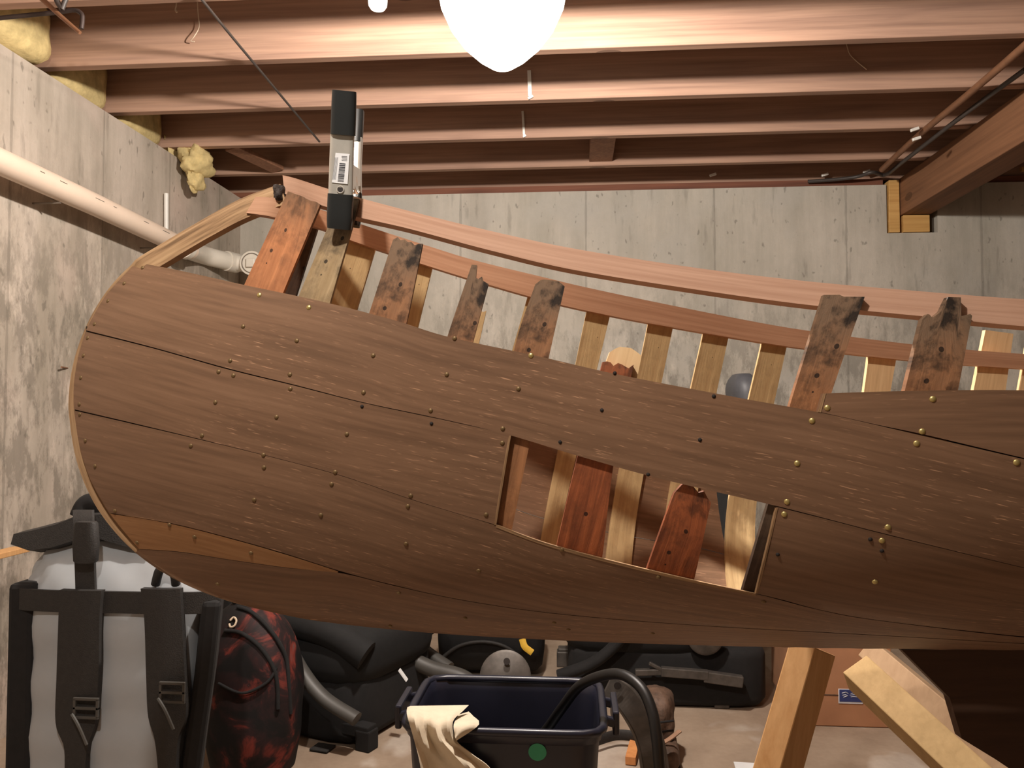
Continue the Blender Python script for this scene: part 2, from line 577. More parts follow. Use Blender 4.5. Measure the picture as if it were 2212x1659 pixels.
c = k.ramp(n1, [(0.44, srgb(20, 17, 17)), (0.54, srgb(42, 24, 24)), (0.63, srgb(118, 48, 38)), (0.72, srgb(84, 74, 72))])
k.color(c); MAT['tie_dye'] = k.pr(0.7, 0, 0.3)
MAT['seat_cloth'] = plain('seat_fabric', srgb(14, 13, 13), 0.85, var=0.3, scale=50)
MAT['seat_trim'] = plain('seat_trim', srgb(70, 67, 63), 0.5, var=0.1)
MAT['headrest'] = plain('headrest_vinyl', srgb(70, 70, 74), 0.55, var=0.1)
MAT['steel_dark'] = plain('dark_steel', srgb(88, 82, 77), 0.5, 0.5, var=0.3)
MAT['tote'] = plain('navy_plastic', srgb(32, 33, 46), 0.35, var=0.08)
MAT['sticker_green'] = plain('green_sticker', srgb(44, 150, 110), 0.5)
MAT['canvas'] = plain('cream_canvas', srgb(214, 200, 176), 0.9, var=0.05, scale=40, bump=0.2)
MAT['hose'] = plain('black_rubber', srgb(22, 20, 20), 0.45)
MAT['leather'] = plain('brown_leather', srgb(92, 70, 56), 0.7, var=0.5, scale=28, bump=0.5)
MAT['leather_pale'] = plain('pale_leather', srgb(150, 116, 92), 0.75)
MAT['stick'] = lumber('orange_stick', srgb(190, 124, 72), srgb(216, 152, 96), 2, knots=False)
MAT['cardboard'] = plain('cardboard', srgb(172, 122, 88), 0.85, var=0.08, scale=12)
MAT['label_blue'] = plain('blue_label', srgb(52, 62, 118), 0.5, var=0.05)
MAT['label_white'] = plain('white_label', srgb(214, 214, 220), 0.5)
MAT['stud'] = lumber('new_stud', srgb(200, 148, 94), srgb(226, 178, 124), 2, knots=False, fine=90)
MAT['stud_pale'] = lumber('pale_stud', srgb(172, 142, 96), srgb(194, 162, 114), 2, knots=False, fine=90)
MAT['stud_grey'] = lumber('grey_stud', srgb(160, 130, 100), srgb(182, 152, 120), 2, knots=False, fine=90)
MAT['shade_wood'] = lumber('shade_dark_wood', srgb(66, 46, 34), srgb(88, 62, 46), 0, knots=False)  # brown darkened to pass for the hull's shadow
MAT['yellow'] = plain('yellow_tape', srgb(220, 176, 60), 0.6)
MAT['blue'] = plain('blue_plastic', srgb(40, 80, 170), 0.5)
MAT['porcelain'] = plain('porcelain', srgb(236, 232, 224), 0.3, var=0.02)
MAT['globe'] = glow('lit_lamp_glow', (1.0, 0.93, 0.80, 1), 9.0, 0.75)
MAT['bulb'] = glow('lit_bulb', (1.0, 0.93, 0.80, 1), 1.6, 0.0)

# ------------------------------------------------------------------ the room
WALL_Y, LEFT_X, RIGHT_X, BACK_Y = 4.06, -1.75, 4.2, -2.6
WALL_TOP, JB, JH = 2.13, 2.165, 0.235           # wall top, joist underside, joist height
JT = JB + JH

bm = bmesh.new(); box(bm, (LEFT_X - 0.2, BACK_Y - 0.2, -0.1), (RIGHT_X + 0.2, WALL_Y + 0.2, 0)); struct('floor', bm, MAT['floor'])
bm = bmesh.new(); box(bm, (LEFT_X - 0.2, BACK_Y - 0.2, JT), (RIGHT_X + 0.2, WALL_Y + 0.2, JT + 0.03)); struct('ceiling', bm, MAT['subfloor'])
# back wall with the pocket that takes the girder
PX0, PX1, PZ = W(1916, 505, Y=WALL_Y).x, W(2026, 505, Y=WALL_Y).x, W(1960, 503, Y=WALL_Y).z
bm = bmesh.new()
box(bm, (LEFT_X - 0.2, WALL_Y, 0), (PX0, WALL_Y + 0.2, WALL_TOP))
box(bm, (PX1, WALL_Y, 0), (RIGHT_X + 0.2, WALL_Y + 0.2, WALL_TOP))
box(bm, (PX0, WALL_Y, 0), (PX1, WALL_Y + 0.2, PZ))
box(bm, (PX0, WALL_Y + 0.12, PZ), (PX1, WALL_Y + 0.2, WALL_TOP))
struct('wall_back', bm, MAT['wall_back'])
bm = bmesh.new(); box(bm, (LEFT_X - 0.25, BACK_Y, 0), (LEFT_X, WALL_Y, WALL_TOP)); struct('wall_left', bm, MAT['wall_left'])
bm = bmesh.new(); box(bm, (RIGHT_X, BACK_Y, 0), (RIGHT_X + 0.2, WALL_Y, JT)); struct('wall_right', bm, MAT['wall_side'])
bm = bmesh.new(); box(bm, (LEFT_X - 0.2, BACK_Y - 0.2, 0), (RIGHT_X + 0.2, BACK_Y, JT)); struct('wall_front', bm, MAT['wall_side'])
# closed rim above the walls
bm = bmesh.new(); box(bm, (LEFT_X - 0.25, BACK_Y, WALL_TOP), (LEFT_X - 0.20, WALL_Y + 0.2, JT)); struct('trim_1', bm, MAT['sill'])
bm = bmesh.new(); box(bm, (LEFT_X - 0.2, WALL_Y + 0.13, WALL_TOP), (RIGHT_X, WALL_Y + 0.2, JT)); struct('trim_2', bm, MAT['sill'])
bm = bmesh.new()
box(bm, (LEFT_X - 0.2, WALL_Y + 0.015, WALL_TOP), (PX0 - 0.01, WALL_Y + 0.13, JB)); box(bm, (PX1 + 0.02, WALL_Y + 0.015, WALL_TOP), (RIGHT_X, WALL_Y + 0.13, JB))
struct('trim_3', bm, MAT['sill'])

JY = [2.53 + 0.41 * i for i in range(-5, 4)]
JL = {0: 'foremost of the lit ceiling joists, broad red-brown face right behind the glowing lamp',
      1: 'second lit ceiling joist, behind the broad one with the lamp in front',
      2: 'third ceiling joist from the lamp, narrow lit lower edge',
      3: 'hindmost thin joist close to the back wall top'}
for i, y in enumerate(JY):
    n = i - 5
    bm = bmesh.new(); bar(bm, (LEFT_X - 0.19, y + 0.019, JB + JH / 2), (RIGHT_X - 0.002, y + 0.019, JB + JH / 2), 0.038, JH - 0.002, side=(0, 1, 0), segs=1)
    o = obj('ceiling_joist', bm, MAT['joist'], bevel=0.003)
    lab = JL.get(n, 'ceiling joist overhead on the viewer side of the lamp')
    tag(o, lab, 'joist', 'ceiling joists')
bm = bmesh.new(); bar(bm, (LEFT_X - 0.19, 4.12, JB + JH / 2), (RIGHT_X - 0.002, 4.12, JB + JH / 2), 0.038, JH - 0.002, side=(0, 1, 0))
tag(obj('rim_joist', bm, MAT['joist'], bevel=0.003), 'dark rim joist lying along the top of the back wall', 'joist')

# blocking between joists
a = W(1298, 355, Y=3.74); bm = bmesh.new(); box(bm, (a.x - 0.055, 3.405, JB + 0.02), (a.x + 0.055, 3.758, JT - 0.02))
tag(obj('blocking_board', bm, MAT['bridging'], bevel=0.003), 'short wooden blocking board set between the two hindmost joists', 'board')
bm = bmesh.new(); bar(bm, W(500, 318, Y=3.42), W(600, 366, Y=3.745), 0.07, 0.02, side=(1, 0, 0.1))
tag(obj('bridging_brace', bm, MAT['bridging'], bevel=0.002), 'slanting bridging brace between joists behind the clamp', 'brace')

# girder on the right
GX = 1.63
gl = W(1945, 465, Y=WALL_Y)
bm = bmesh.new(); box(bm, (gl.x, BACK_Y + 0.02, gl.z), (gl.x + 0.14, WALL_Y + 0.10, JB - 0.004))
tag(obj('girder', bm, MAT['girder'], bevel=0.004), 'heavy brown girder running back into a pocket in the concrete wall', 'beam')
s0, s1 = W(1950, 497, Y=WALL_Y), W(2006, 466, Y=WALL_Y)
bm = bmesh.new(); box(bm, (s0.x, WALL_Y - 0.012, PZ + 0.002), (s1.x, WALL_Y + 0.10, gl.z - 0.002))
bm2 = bm; tag(obj('shim_block', bm, MAT['shim'], bevel=0.002), 'pale wooden shim block under the girder end in the wall pocket', 'block')
s0 = W(1920, 500, Y=WALL_Y)
bm = bmesh.new(); box(bm, (s0.x, WALL_Y - 0.01, PZ + 0.002), (gl.x - 0.006, WALL_Y + 0.09, WALL_TOP + 0.02))
tag(obj('packing_board', bm, MAT['shim'], bevel=0.003), 'upright yellow packing board beside the girder in the wall pocket', 'board')
bm = bmesh.new(); bar(bm, W(2205, 366, Y=WALL_Y - 0.01), W(2300, 358, Y=WALL_Y - 0.01), 0.02, 0.02)  # small yellow light beyond the girder, put in as a coloured strip
tag(obj('yellow_light_strip', bm, MAT['shim']), 'yellow strip standing in for a small light right of the girder', 'strip')

# insulation stuffed at the joist ends
def lump(name, mat, lo, hi, label, cat, group=None, seed=0, amp=0.25, e=3.0, parent=None):
    rnd = random.Random(seed)
    ph = [rnd.uniform(0, 6.28) for _ in range(6)]
    lo = Vector(lo); hi = Vector(hi)
    cx, cy = (lo.x + hi.x) / 2, (lo.y + hi.y) / 2
    rings = []
    N = 12
    for i in range(N + 1):
        t = i / N
        rr = max(0.05, (1 - abs(2 * t - 1) ** 4) ** 0.35)
        jit = lambda a, z: 1 + amp * (0.5 * math.sin(3 * a + ph[0] + 5 * t) + 0.3 * math.sin(5 * a + ph[1] - 9 * t) + 0.25 * math.sin(9 * a + ph[2] + 13 * t))
        rings.append(sup(cx + amp * 0.2 * (hi.x - lo.x) * math.sin(4 * t + ph[3]), cy, lo.z + (hi.z - lo.z) * t, (hi.x - lo.x) / 2 * rr, (hi.y - lo.y) / 2 * rr, e, 30, 0, jit))
    bm = bmesh.new(); ring_loft(bm, rings)
    o = obj(name, bm, mat, parent, smooth=True)
    if label: tag(o, label, cat, group)
    return o


IL = ['yellow insulation batt above the left wall, beside the broad foremost joist at the picture corner',
      'yellow insulation batt on the left wall between first and second lit joists',
      'yellow insulation batt on the left wall between second and third joists',
      'yellow insulation batt on the left wall between the two hindmost joists']
for i in range(3):
    y0 = JY[4 + i] + 0.05; y1 = JY[5 + i] - 0.012
    lump('insulation_batt', MAT['insul'], (LEFT_X - 0.17, y0 + 0.012, WALL_TOP + 0.003), (LEFT_X - (0.03 if i else -0.03), y1, JT - 0.02), IL[i], 'insulation', 'insulation batts on the left wall', seed=i, amp=0.035, e=5)
ic = thing('insulation_clump', W(420, 400, Y=3.4), 'torn clump of yellow insulation hanging off the left wall top', 'insulation')
for sd, (p0, p1) in enumerate((((340, 362, 3.36), (420, 316, 3.56)), ((376, 372, 3.34), (468, 326, 3.50)), ((396, 404, 3.36), (448, 350, 3.48)), ((408, 414, 3.38), (428, 384, 3.44)))):
    a_, c_ = W(p0[0], p0[1], Y=p0[2]), W(p1[0], p1[1], Y=p1[2])
    lump('tuft', MAT['insul'], (a_.x, a_.y, a_.z), (c_.x, c_.y, c_.z), None, None, seed=21 + sd, amp=0.36, e=2.2, parent=ic)

# ------------------------------------------------------------------ the canoe: hull form
WC = 1.10                                            # distance of the canoe's centre plane


def px_to_uv(px, py, w):
    a, b = ray_uv(px, py)
    return a * w, b * w


def catmull(pts, n):
    P = np.asarray(pts, float)
    if len(P) < 3:
        t = np.linspace(0, 1, n)[:, None]
        return P[0] + (P[-1] - P[0]) * t
    out = []
    for i in range(len(P) - 1):
        p0 = P[max(i - 1, 0)]; p1 = P[i]; p2 = P[i + 1]; p3 = P[min(i + 2, len(P) - 1)]
        t = np.linspace(0, 1, 12, endpoint=False)[:, None]
        out.append(0.5 * (2 * p1 + (p2 - p0) * t + (2 * p0 - 5 * p1 + 4 * p2 - p3) * t ** 2 + (3 * p1 - p0 - 3 * p2 + p3) * t ** 3))
    out = np.concatenate(out + [P[-1:]])
    s = np.concatenate([[0], np.cumsum(np.linalg.norm(np.diff(out, axis=0), axis=1))])
    q = np.linspace(0, s[-1], n)
    return np.stack([np.interp(q, s, out[:, i]) for i in range(out.shape[1])], 1)


STEM_PX = [(608, 400), (520, 433), (440, 477), (350, 530), (288, 570), (235, 625), (192, 695), (162, 775), (150, 850), (151, 900),
           (164, 985), (190, 1058), (228, 1122), (290, 1190), (370, 1246), (470, 1290), (580, 1320), (700, 1343), (850, 1360),
           (1000, 1372), (1250, 1385), (1600, 1396), (2000, 1402), (2400, 1404), (3000, 1404), (3600, 1402)]
K = catmull(np.stack(px_to_uv(*np.array(STEM_PX, float).T, WC), 1), 700)
K_ds = np.linalg.norm(np.diff(K, axis=0), axis=1)
K_mid = (K[1:] + K[:-1]) / 2
i_fwd = int(np.argmin(K[:, 0]))
KL = K[i_fwd:]                                       # lower branch: stem foot and keel


def v_low(u):
    return np.interp(u, KL[:, 0], KL[:, 1])


_bx = np.linspace(-0.75, 2.0, 600)
_by = np.interp(_bx, [-0.62, -0.43, -0.156, 0.055, 0.22, 0.42, 0.6, 0.8, 1.0, 2.0], [0.075, 0.098, 0.128, 0.165, 0.228, 0.31, 0.355, 0.39, 0.41, 0.43])
_k = np.hanning(61); _k /= _k.sum()
_by = np.convolve(np.pad(_by, 30, mode='edge'), _k, 'valid')


def half(u, v):
    """half breadth of the hull at a point of its side elevation"""
    u = np.asarray(u, float); v = np.asarray(v, float)
    sh = u.shape
    uu = u.ravel(); vv = v.ravel()
    out = np.empty(len(uu))
    for a in range(0, len(uu), 4000):
        s = slice(a, a + 4000)
        d2 = (uu[s, None] - K_mid[None, :, 0]) ** 2 + (vv[s, None] - K_mid[None, :, 1]) ** 2
        d2 = np.maximum(d2, 1e-6)
        out[s] = (np.sum(K_ds[None, :] * d2 ** -3, axis=1) / 1.178) ** (-1 / 5)
    dl = out.reshape(sh)
    B = np.interp(u, _bx, _by)
    lam = np.interp(u, [-0.6, 0.0, 0.5], [0.15, 0.135, 0.12])
    x = dl / lam
    b = B * x / np.sqrt(1 + x * x)
    low = (v < v_low(u)) & (u > K[i_fwd, 0])
    return np.where(low, 0.0, b)


def solve(px, py, side=-1, inset=0.0):
    """(u, v) on the near (-1) or far (+1) hull skin, inset inwards, seen at a picture position"""
    px = np.atleast_1d(np.asarray(px, float)); py = np.atleast_1d(np.asarray(py, float))
    a, b = ray_uv(px, py)
    ws = np.linspace(0.45, 1.75, 521)
    w = np.broadcast_to(ws, (len(px), len(ws)))
    u = a[:, None] * w; v = b[:, None] * w
    bb = np.maximum(half(u, v) - inset, 0.004)
    gap = (w - WC) - side * bb
    res = np.empty(len(px))
    for i in range(len(px)):
        g = gap[i]
        idx = np.where((g[:-1] < 0) & (g[1:] >= 0))[0]
        if len(idx):
            j = idx[0] if side < 0 else idx[-1]
            res[i] = ws[j] + (ws[j + 1] - ws[j]) * (-g[j]) / (g[j + 1] - g[j])
        else:
            res[i] = ws[int(np.argmin(np.abs(g)))]
    return np.stack([a * res, b * res], 1)


def skin(uv, side=-1, inset=0.0):
    uv = np.asarray(uv, float)
    b = np.maximum(half(uv[..., 0], uv[..., 1]) - inset, 0.002)
    return uvw(uv[..., 0], uv[..., 1], WC + side * b)


bow = uvw(np.array(-0.1), np.array(-0.335), np.array(WC))
canoe = thing('canoe', Vector(bow), 'wooden canoe under repair, brown planked bow with bare rotted ribs, propped on a sawhorse', 'canoe')


def onward(c):
    """carry a traced edge on past the frame"""
    if c is None or isinstance(c, np.ndarray) or c[-1][0] < 2700: return c
    (x0, y0), (x1, y1) = c[-2], c[-1]
    return list(c) + [(3600, y1 + (y1 - y0) / (x1 - x0) * (3600 - x1) * 0.7)]


def strake(name, top, bot, mat, n=90, m=10, left=None, uv_bot=None, th=0.006, sides=(-1,), label=None):
    top, bot = onward(top), onward(bot)
    T = solve(*catmull(top, n).T) if not isinstance(top, np.ndarray) else top
    Bt = uv_bot if uv_bot is not None else solve(*catmull(bot, n).T)
    t = np.linspace(0, 1, m)
    G = T[:, None, :] * (1 - t)[None, :, None] + Bt[:, None, :] * t[None, :, None]
    if left is not None:
        L = solve(*catmull(left, m).T)
        s = np.linspace(0, 1, n)
        G = G + ((1 - s) ** 22)[:, None, None] * (L - G[0])[None]
    outs = []
    for sd in sides:
        P = skin(G, sd); Q = skin(G, sd, th)
        o = solid_grid(name, P, Q, mat, canoe, grid_uv(P))
        if label: o['label'] = label
        outs.append(o)
    return outs, G


P1T = [(293, 566), (400, 587), (530, 616), (640, 639), (740, 662), (860, 694), (970, 728), (1165, 770), (1340, 810), (1600, 860), (1780, 893), (2000, 943), (2212, 992), (2500, 1055), (2800, 1115)]
P1B = [(184, 713), (330, 750), (490, 795), (640, 832), (780, 868), (940, 902), (1090, 937), (1250, 985), (1430, 1035), (1690, 1096), (1920, 1155), (2212, 1226), (2500, 1290), (2800, 1350)]
P1, _ = strake('plank', P1T, P1B, MAT['plank'], n=160, left=[(293, 566), (230, 634), (199, 684), (184, 713)])
P0, _ = strake('plank', [(1778, 850), (1900, 846), (2050, 843), (2212, 843), (2500, 850), (2800, 860)],
               [(1767, 889), (1900, 918.5), (2000, 939.3), (2212, 989.3), (2500, 1053), (2800, 1113)], MAT['plank'], n=60)
P0[0]['label'] = 'short upper plank with bright brass tacks'
P2T = [(183, 716), (330, 752.5), (490, 797.5), (640, 834.2), (780, 869.5), (940, 903.5), (1104, 939)]
P2B = [(160, 884), (280, 912), (430, 948), (580, 985), (740, 1028), (900, 1082), (1072, 1134)]
P2a, _ = strake('plank', P2T, P2B, MAT['plank'], n=70, left=[(183, 716), (168, 770), (159, 830), (160, 884)])
P2b, _ = strake('plank', [(1678, 1095), (1800, 1125.5), (1920, 1156.5), (2212, 1227), (2500, 1291), (2800, 1351)],
                [(1633, 1282), (1700, 1298), (1770, 1317), (1900, 1340), (2212, 1375), (2500, 1395), (2800, 1420)], MAT['plank'], n=60)
P3T = [(160, 887), (280, 914.5), (430, 949.5), (580, 986), (740, 1029), (900, 1083), (1072, 1135.5), (1200, 1181), (1440, 1242), (1633, 1283), (1770, 1318), (1900, 1341), (2212, 1377), (2500, 1397), (2800, 1422)]
P3B = [(236, 1108), (360, 1128), (490, 1160), (620, 1197), (740, 1235), (860, 1266), (1000, 1296), (1200, 1325), (1500, 1350), (1900, 1372), (2212, 1390), (2500, 1408), (2800, 1430)]
P3, G3 = strake('plank', P3T, P3B, MAT['plank'], n=160, left=[(160, 887), (172, 965), (197, 1040), (236, 1108)])
uv3 = solve(*catmull(P3B, 110).T)
# sanded repair strip let into the lowest seam
PS, _ = strake('plank', [(238, 1110), (360, 1130), (490, 1162), (620, 1199), (730, 1234)], [(300, 1186), (390, 1192), (490, 1208), (620, 1226), (730, 1237)],
               MAT['plank_pale'], n=40, m=5, label='pale sanded plank strip')
# bottom strake: from the seam down to the keel
seam_uv = solve(*catmull(onward([(301, 1187), (390, 1193), (490, 1209), (620, 1227), (735, 1238), (860, 1267.5), (1000, 1297), (1200, 1326), (1500, 1351), (1900, 1373), (2212, 1391), (2500, 1409), (2800, 1431)]), 120).T)
k0 = int(np.argmin(np.hypot(*(KL - np.array(px_to_uv(296, 1194, WC))).T)))
keel = KL[k0:]
qs = np.linspace(0, 1, 120)
keel_u = np.interp(qs, [0, 1], [keel[0, 0], seam_uv[-1, 0] + 0.02])
keel_u = keel[0, 0] + (seam_uv[:, 0] - seam_uv[0, 0]) / (seam_uv[-1, 0] - seam_uv[0, 0]) * (seam_uv[-1, 0] - keel[0, 0])
keel_uv = np.stack([keel_u, v_low(keel_u) + 0.0005], 1)
P4, G4 = strake('plank', seam_uv, None, MAT['plank'], n=120, m=16, uv_bot=keel_uv)
for nm, G in (('plank', G3), ('plank', G4)):
    P = skin(G, 1); Q = skin(G, 1, 0.006)
    solid_grid(nm, P, Q, MAT['plank'], canoe, grid_uv(P))['label'] = 'inner face of the far bottom plank'

# added dark strips behind the seams, keeping lamp light from leaking through
for cv in ([p for p in P1B if p[0] < 1095], P2B[:-1], P3B, [(1767, 892), (1900, 922), (2000, 941), (2212, 990), (2500, 1053)], [(1684, 1095)] + P1B[10:], [(1636, 1282), (1700, 1297.5), (1770, 1317.5), (1900, 1340.5), (2212, 1376), (2500, 1396)]):
    c_ = np.array(cv, float)
    up_ = c_ - [0, 9]; dn_ = c_ + [0, 9]
    if cv is P3B: up_, dn_ = up_[2:], dn_[2:]
    nb = 70
    Tq = solve(*catmull(up_, nb).T, -1, 0.0062); Bq = solve(*catmull(dn_, nb).T, -1, 0.0062)
    tq = np.linspace(0, 1, 3)
    Gq = Tq[:, None] * (1 - tq)[None, :, None] + Bq[:, None] * tq[None, :, None]
    Pq = skin(Gq, -1, 0.0063); solid_grid('seam_light_stop', Pq, skin(Gq, -1, 0.0095), MAT['rib_shade'], canoe, grid_uv(Pq))

# far planking that backs the opening
Tq = solve(*catmull([(560, 745), (760, 790), (1000, 848), (1300, 925), (1540, 985)], 60).T, 1, 0.0)
g3u, g3v = G3[:, 0, 0], G3[:, 0, 1]
o3 = np.argsort(g3u)
Bq = np.stack([Tq[:, 0], np.interp(Tq[:, 0], g3u[o3], g3v[o3]) + 0.001], 1)
tq = np.linspace(0, 1, 6)
Gq = Tq[:, None] * (1 - tq)[None, :, None] + Bq[:, None] * tq[None, :, None]
Pq = skin(Gq, 1); solid_grid('plank', Pq, skin(Gq, 1, 0.006), MAT['plank'], canoe, grid_uv(Pq))['label'] = 'inner face of the far side plank'
# pale fresh-cut edges of the opening
for ca, cb in (([(1072, 1133), (1200, 1179), (1440, 1240), (1632, 1282)], [(1071, 1139), (1200, 1185), (1440, 1246), (1632, 1288)]),
               ([(1104, 941), (1098, 975), (1072, 1134)], [(1100, 941), (1093, 975), (1067, 1134)]),
               ([(1778, 850), (1767, 890)], [(1784, 850), (1773, 891)]),
               ([(1676, 1097), (1662, 1160), (1632, 1282)], [(1680, 1097), (1666, 1160), (1637, 1283)])):
    Tq = solve(*catmull(ca, 50).T, -1, 0); Bq = solve(*catmull(cb, 50).T, -1, 0)
    tq = np.linspace(0, 1, 3)
    Gq = Tq[:, None] * (1 - tq)[None, :, None] + Bq[:, None] * tq[None, :, None]
    Pq = skin(Gq, -1, -0.0005); solid_grid('cut_edge', Pq, skin(Gq, -1, 0.005), MAT['stem'], canoe, grid_uv(Pq))

# stem
n = 90
ks = K[:int(np.argmin(np.hypot(*(K - np.array(px_to_uv(700, 1343, WC))).T)))]
ks = catmull(ks[::6], n)
tan = np.gradient(ks, axis=0); tan /= np.linalg.norm(tan, axis=1)[:, None]
nrm = np.stack([-tan[:, 1], tan[:, 0]], 1)            # towards the inside of the curve
wid = np.interp(np.arange(n), [0, 12, 30, 90], [0.030, 0.027, 0.028, 0.030])
inner = ks + nrm * wid[:, None]
t = np.linspace(0, 1, 5)
GS = ks[:, None] * (1 - t)[None, :, None] + inner[:, None] * t[None, :, None]
thw = np.full((n, 5), 0.009); thw[:, 0] = 0.0062
i_top = int(np.argmin(np.hypot(*(ks - np.array(px_to_uv(288, 570, WC))).T)))
hid = np.clip(half(GS[..., 0], GS[..., 1]) - 0.0068, 0.0016, 0.009)      # housed between the plank ends
thw[i_top:] = np.minimum(thw, hid)[i_top:]
Pn = uvw(GS[..., 0], GS[..., 1], WC - thw); Qf = uvw(GS[..., 0], GS[..., 1], WC + thw)
stem = solid_grid('stem', Pn, Qf, MAT['stem'], canoe, grid_uv(Pn))
lump('rotten_end', MAT['stem_rot'], Vector(uvw(*px_to_uv(590, 437, WC - 0.006), WC - 0.016)), Vector(uvw(*px_to_uv(616, 398, WC - 0.006), WC + 0.012)), None, None, seed=5, amp=0.25, parent=stem)


# gunwale strips
def strip(name, top, bot, side, inset, th, mat, n=150, label=None):
    top, bot = onward(top), onward(bot)
    if side < 0:
        T = solve(*catmull(top, n).T, side, inset); Bq = solve(*catmull(bot, n).T, side, inset)
        fa, fb = inset, inset + th
    else:
        T = solve(*catmull(top, n).T, side, inset + th); Bq = solve(*catmull(bot, n).T, side, inset + th)
        fa, fb = inset + th, inset
    t = np.linspace(0, 1, 4)
    G = T[:, None] * (1 - t)[None, :, None] + Bq[:, None] * t[None, :, None]
    bmid = np.maximum(half(T[:, 0], T[:, 1]) * 0.5 + half(Bq[:, 0], Bq[:, 1]) * 0.5, 0)
    b0 = np.broadcast_to((np.maximum(bmid - fa, 0.003 if side < 0 else -0.012))[:, None], G.shape[:2])
    b1 = np.broadcast_to((np.maximum(bmid - fb, -0.015 if side < 0 else 0.004))[:, None], G.shape[:2])
    P = uvw(G[..., 0], G[..., 1], WC + side * b0); Q = uvw(G[..., 0], G[..., 1], WC + side * b1)
    o = solid_grid(name, P, Q, mat, canoe, grid_uv(P), smooth=True)
    if label: o['label'] = label
    return o


NT_ = [(610, 378), (715, 411), (770, 426), (880, 455), (1060, 499), (1240, 537), (1500, 578), (1740, 607), (2000, 630), (2212, 646), (2500, 662), (2800, 675)]
NB_ = [(614, 418), (700, 444), (763, 466), (880, 493), (1060, 541), (1240, 583), (1500, 625), (1740, 658), (2000, 684), (2212, 705), (2500, 724), (2800, 740)]
strip('inwale', NT_, NB_, -1, 0.014, 0.028, MAT['inwale'], label='new near inwale strip held by the clamp')
FT_ = [(560, 432), (620, 436), (700, 455), (763, 479), (929, 533), (1027, 563), (1169, 598), (1260, 620), (1400, 650), (1600, 690), (1740, 714), (1970, 744), (2200, 764), (2500, 780), (2800, 795)]
FB_ = [(540, 466), (640, 480), (700, 496), (750, 516), (838, 546), (1000, 598), (1162, 645), (1260, 669), (1400, 697), (1600, 732), (1740, 753), (1970, 779), (2200, 796), (2500, 815), (2800, 830)]
strip('inwale', FT_, FB_, 1, 0.014, 0.018, MAT['inwale_far'], label='new far inwale strip')


# ribs
def rib(rows, side, inset, mat, top=None, ext=0.0, label=None, th=0.008, n=26, m=9, name='rib'):
    R = np.array(rows, float)
    Lp = solve(*catmull(R[:, :2], n).T, side, inset); Rp = solve(*catmull(R[:, 2:], n).T, side, inset)
    if ext:
        dl = (Lp[-1] - Lp[-6]); dr = (Rp[-1] - Rp[-6]); L2, R2 = list(Lp), list(Rp)
        step = 0.02
        el = dl / np.linalg.norm(dl) * step; er = dr / np.linalg.norm(dr) * step
        for i in range(int(ext / step)):
            a, b = L2[-1] + el, R2[-1] + er
            if a[1] < v_low(a[0]) + 0.02 or b[1] < v_low(b[0]) + 0.02: break
            L2.append(a); R2.append(b)
        Lp, Rp = np.array(L2), np.array(R2)
    t = np.linspace(0, 1, m)
    G = Lp[:, None] * (1 - t)[None, :, None] + Rp[:, None] * t[None, :, None]
    if top is not None:                               # ragged tip: offsets in metres along the rib, falling off down the rib
        off = np.interp(t, [p[0] for p in top], [p[1] for p in top])
        ax = (G[0] - G[3]); ax /= np.linalg.norm(ax, axis=1)[:, None]
        dist = np.concatenate([[0], np.cumsum(np.linalg.norm(np.diff(G[:, m // 2], axis=0), axis=1))])
        fall = np.clip(1 - dist / 0.06, 0, 1)
        G = G + fall[:, None, None] * (ax * off[:, None])[None]
    P = skin(G, side, inset); Q = skin(G, side, inset + th)
    if side > 0: P, Q = Q, P
    o = solid_grid(name, P, Q, mat, canoe, grid_uv(P))
    if label: o['label'] = label
    return o


rr = random.Random(3)
jag = lambda s=0.003: [(i / 8, rr.uniform(-s, s)) for i in range(9)]
rib([(622, 413, 692, 441), (528, 614, 610, 636), (505, 670, 590, 695)], -1, 0.0062, MAT['rib_orange'], jag(0.001), label='orange cedar rib nearest the bow')
rib([(728, 424, 776, 430), (712, 480, 760, 490), (645, 640, 712, 656), (625, 700, 695, 716)], -1, 0.0062, MAT['rib_tan'], None, label='grey-tan rib gripped by the clamp')
rib([(850, 515, 912, 530), (798, 675, 878, 697), (780, 730, 860, 750)], -1, 0.0062, MAT['rib_rot'], jag(0.003))
rib([(1012, 592, 1058, 603), (968, 722, 1022, 737), (950, 790, 1005, 800)], -1, 0.0062, MAT['rib_rot'], [(0, 0.012), (0.28, 0.013), (0.34, -0.002), (0.5, -0.003), (0.6, 0.002), (0.75, -0.004), (1, -0.006)])
rib([(1160, 604, 1222, 610), (1112, 750, 1186, 770), (1085, 940, 1145, 955), (1050, 1130, 1105, 1148), (1040, 1180, 1095, 1200)], -1, 0.0062, MAT['rib_rot'], [(0, -0.006), (0.15, 0.001), (0.6, 0.001), (0.85, 0), (0.9, -0.004), (1, -0.005)], n=40)
rib([(1302, 782, 1368, 792), (1248, 985, 1326, 1000), (1205, 1168, 1302, 1196), (1190, 1225, 1290, 1250)], -1, 0.0062, MAT['rib_red'], jag(0.003), n=40)
rib([(1322, 747, 1388, 757), (1300, 810, 1374, 825), (1292, 850, 1362, 862)], -1, 0.0150, MAT['rib_new'], [(0, -0.008), (0.2, 0), (0.6, 0.001), (0.8, -0.002), (1, -0.006)], label='pale new rib tip')
rib([(1464, 1044, 1540, 1068), (1400, 1222, 1500, 1250), (1385, 1275, 1485, 1300)], -1, 0.0062, MAT['rib_red'], [(0, -0.012), (0.12, 0.0), (0.3, 0.006), (0.5, 0), (0.6, -0.004), (0.8, 0.002), (0.9, -0.008), (1, -0.01)], label='broken red-brown rib stub')
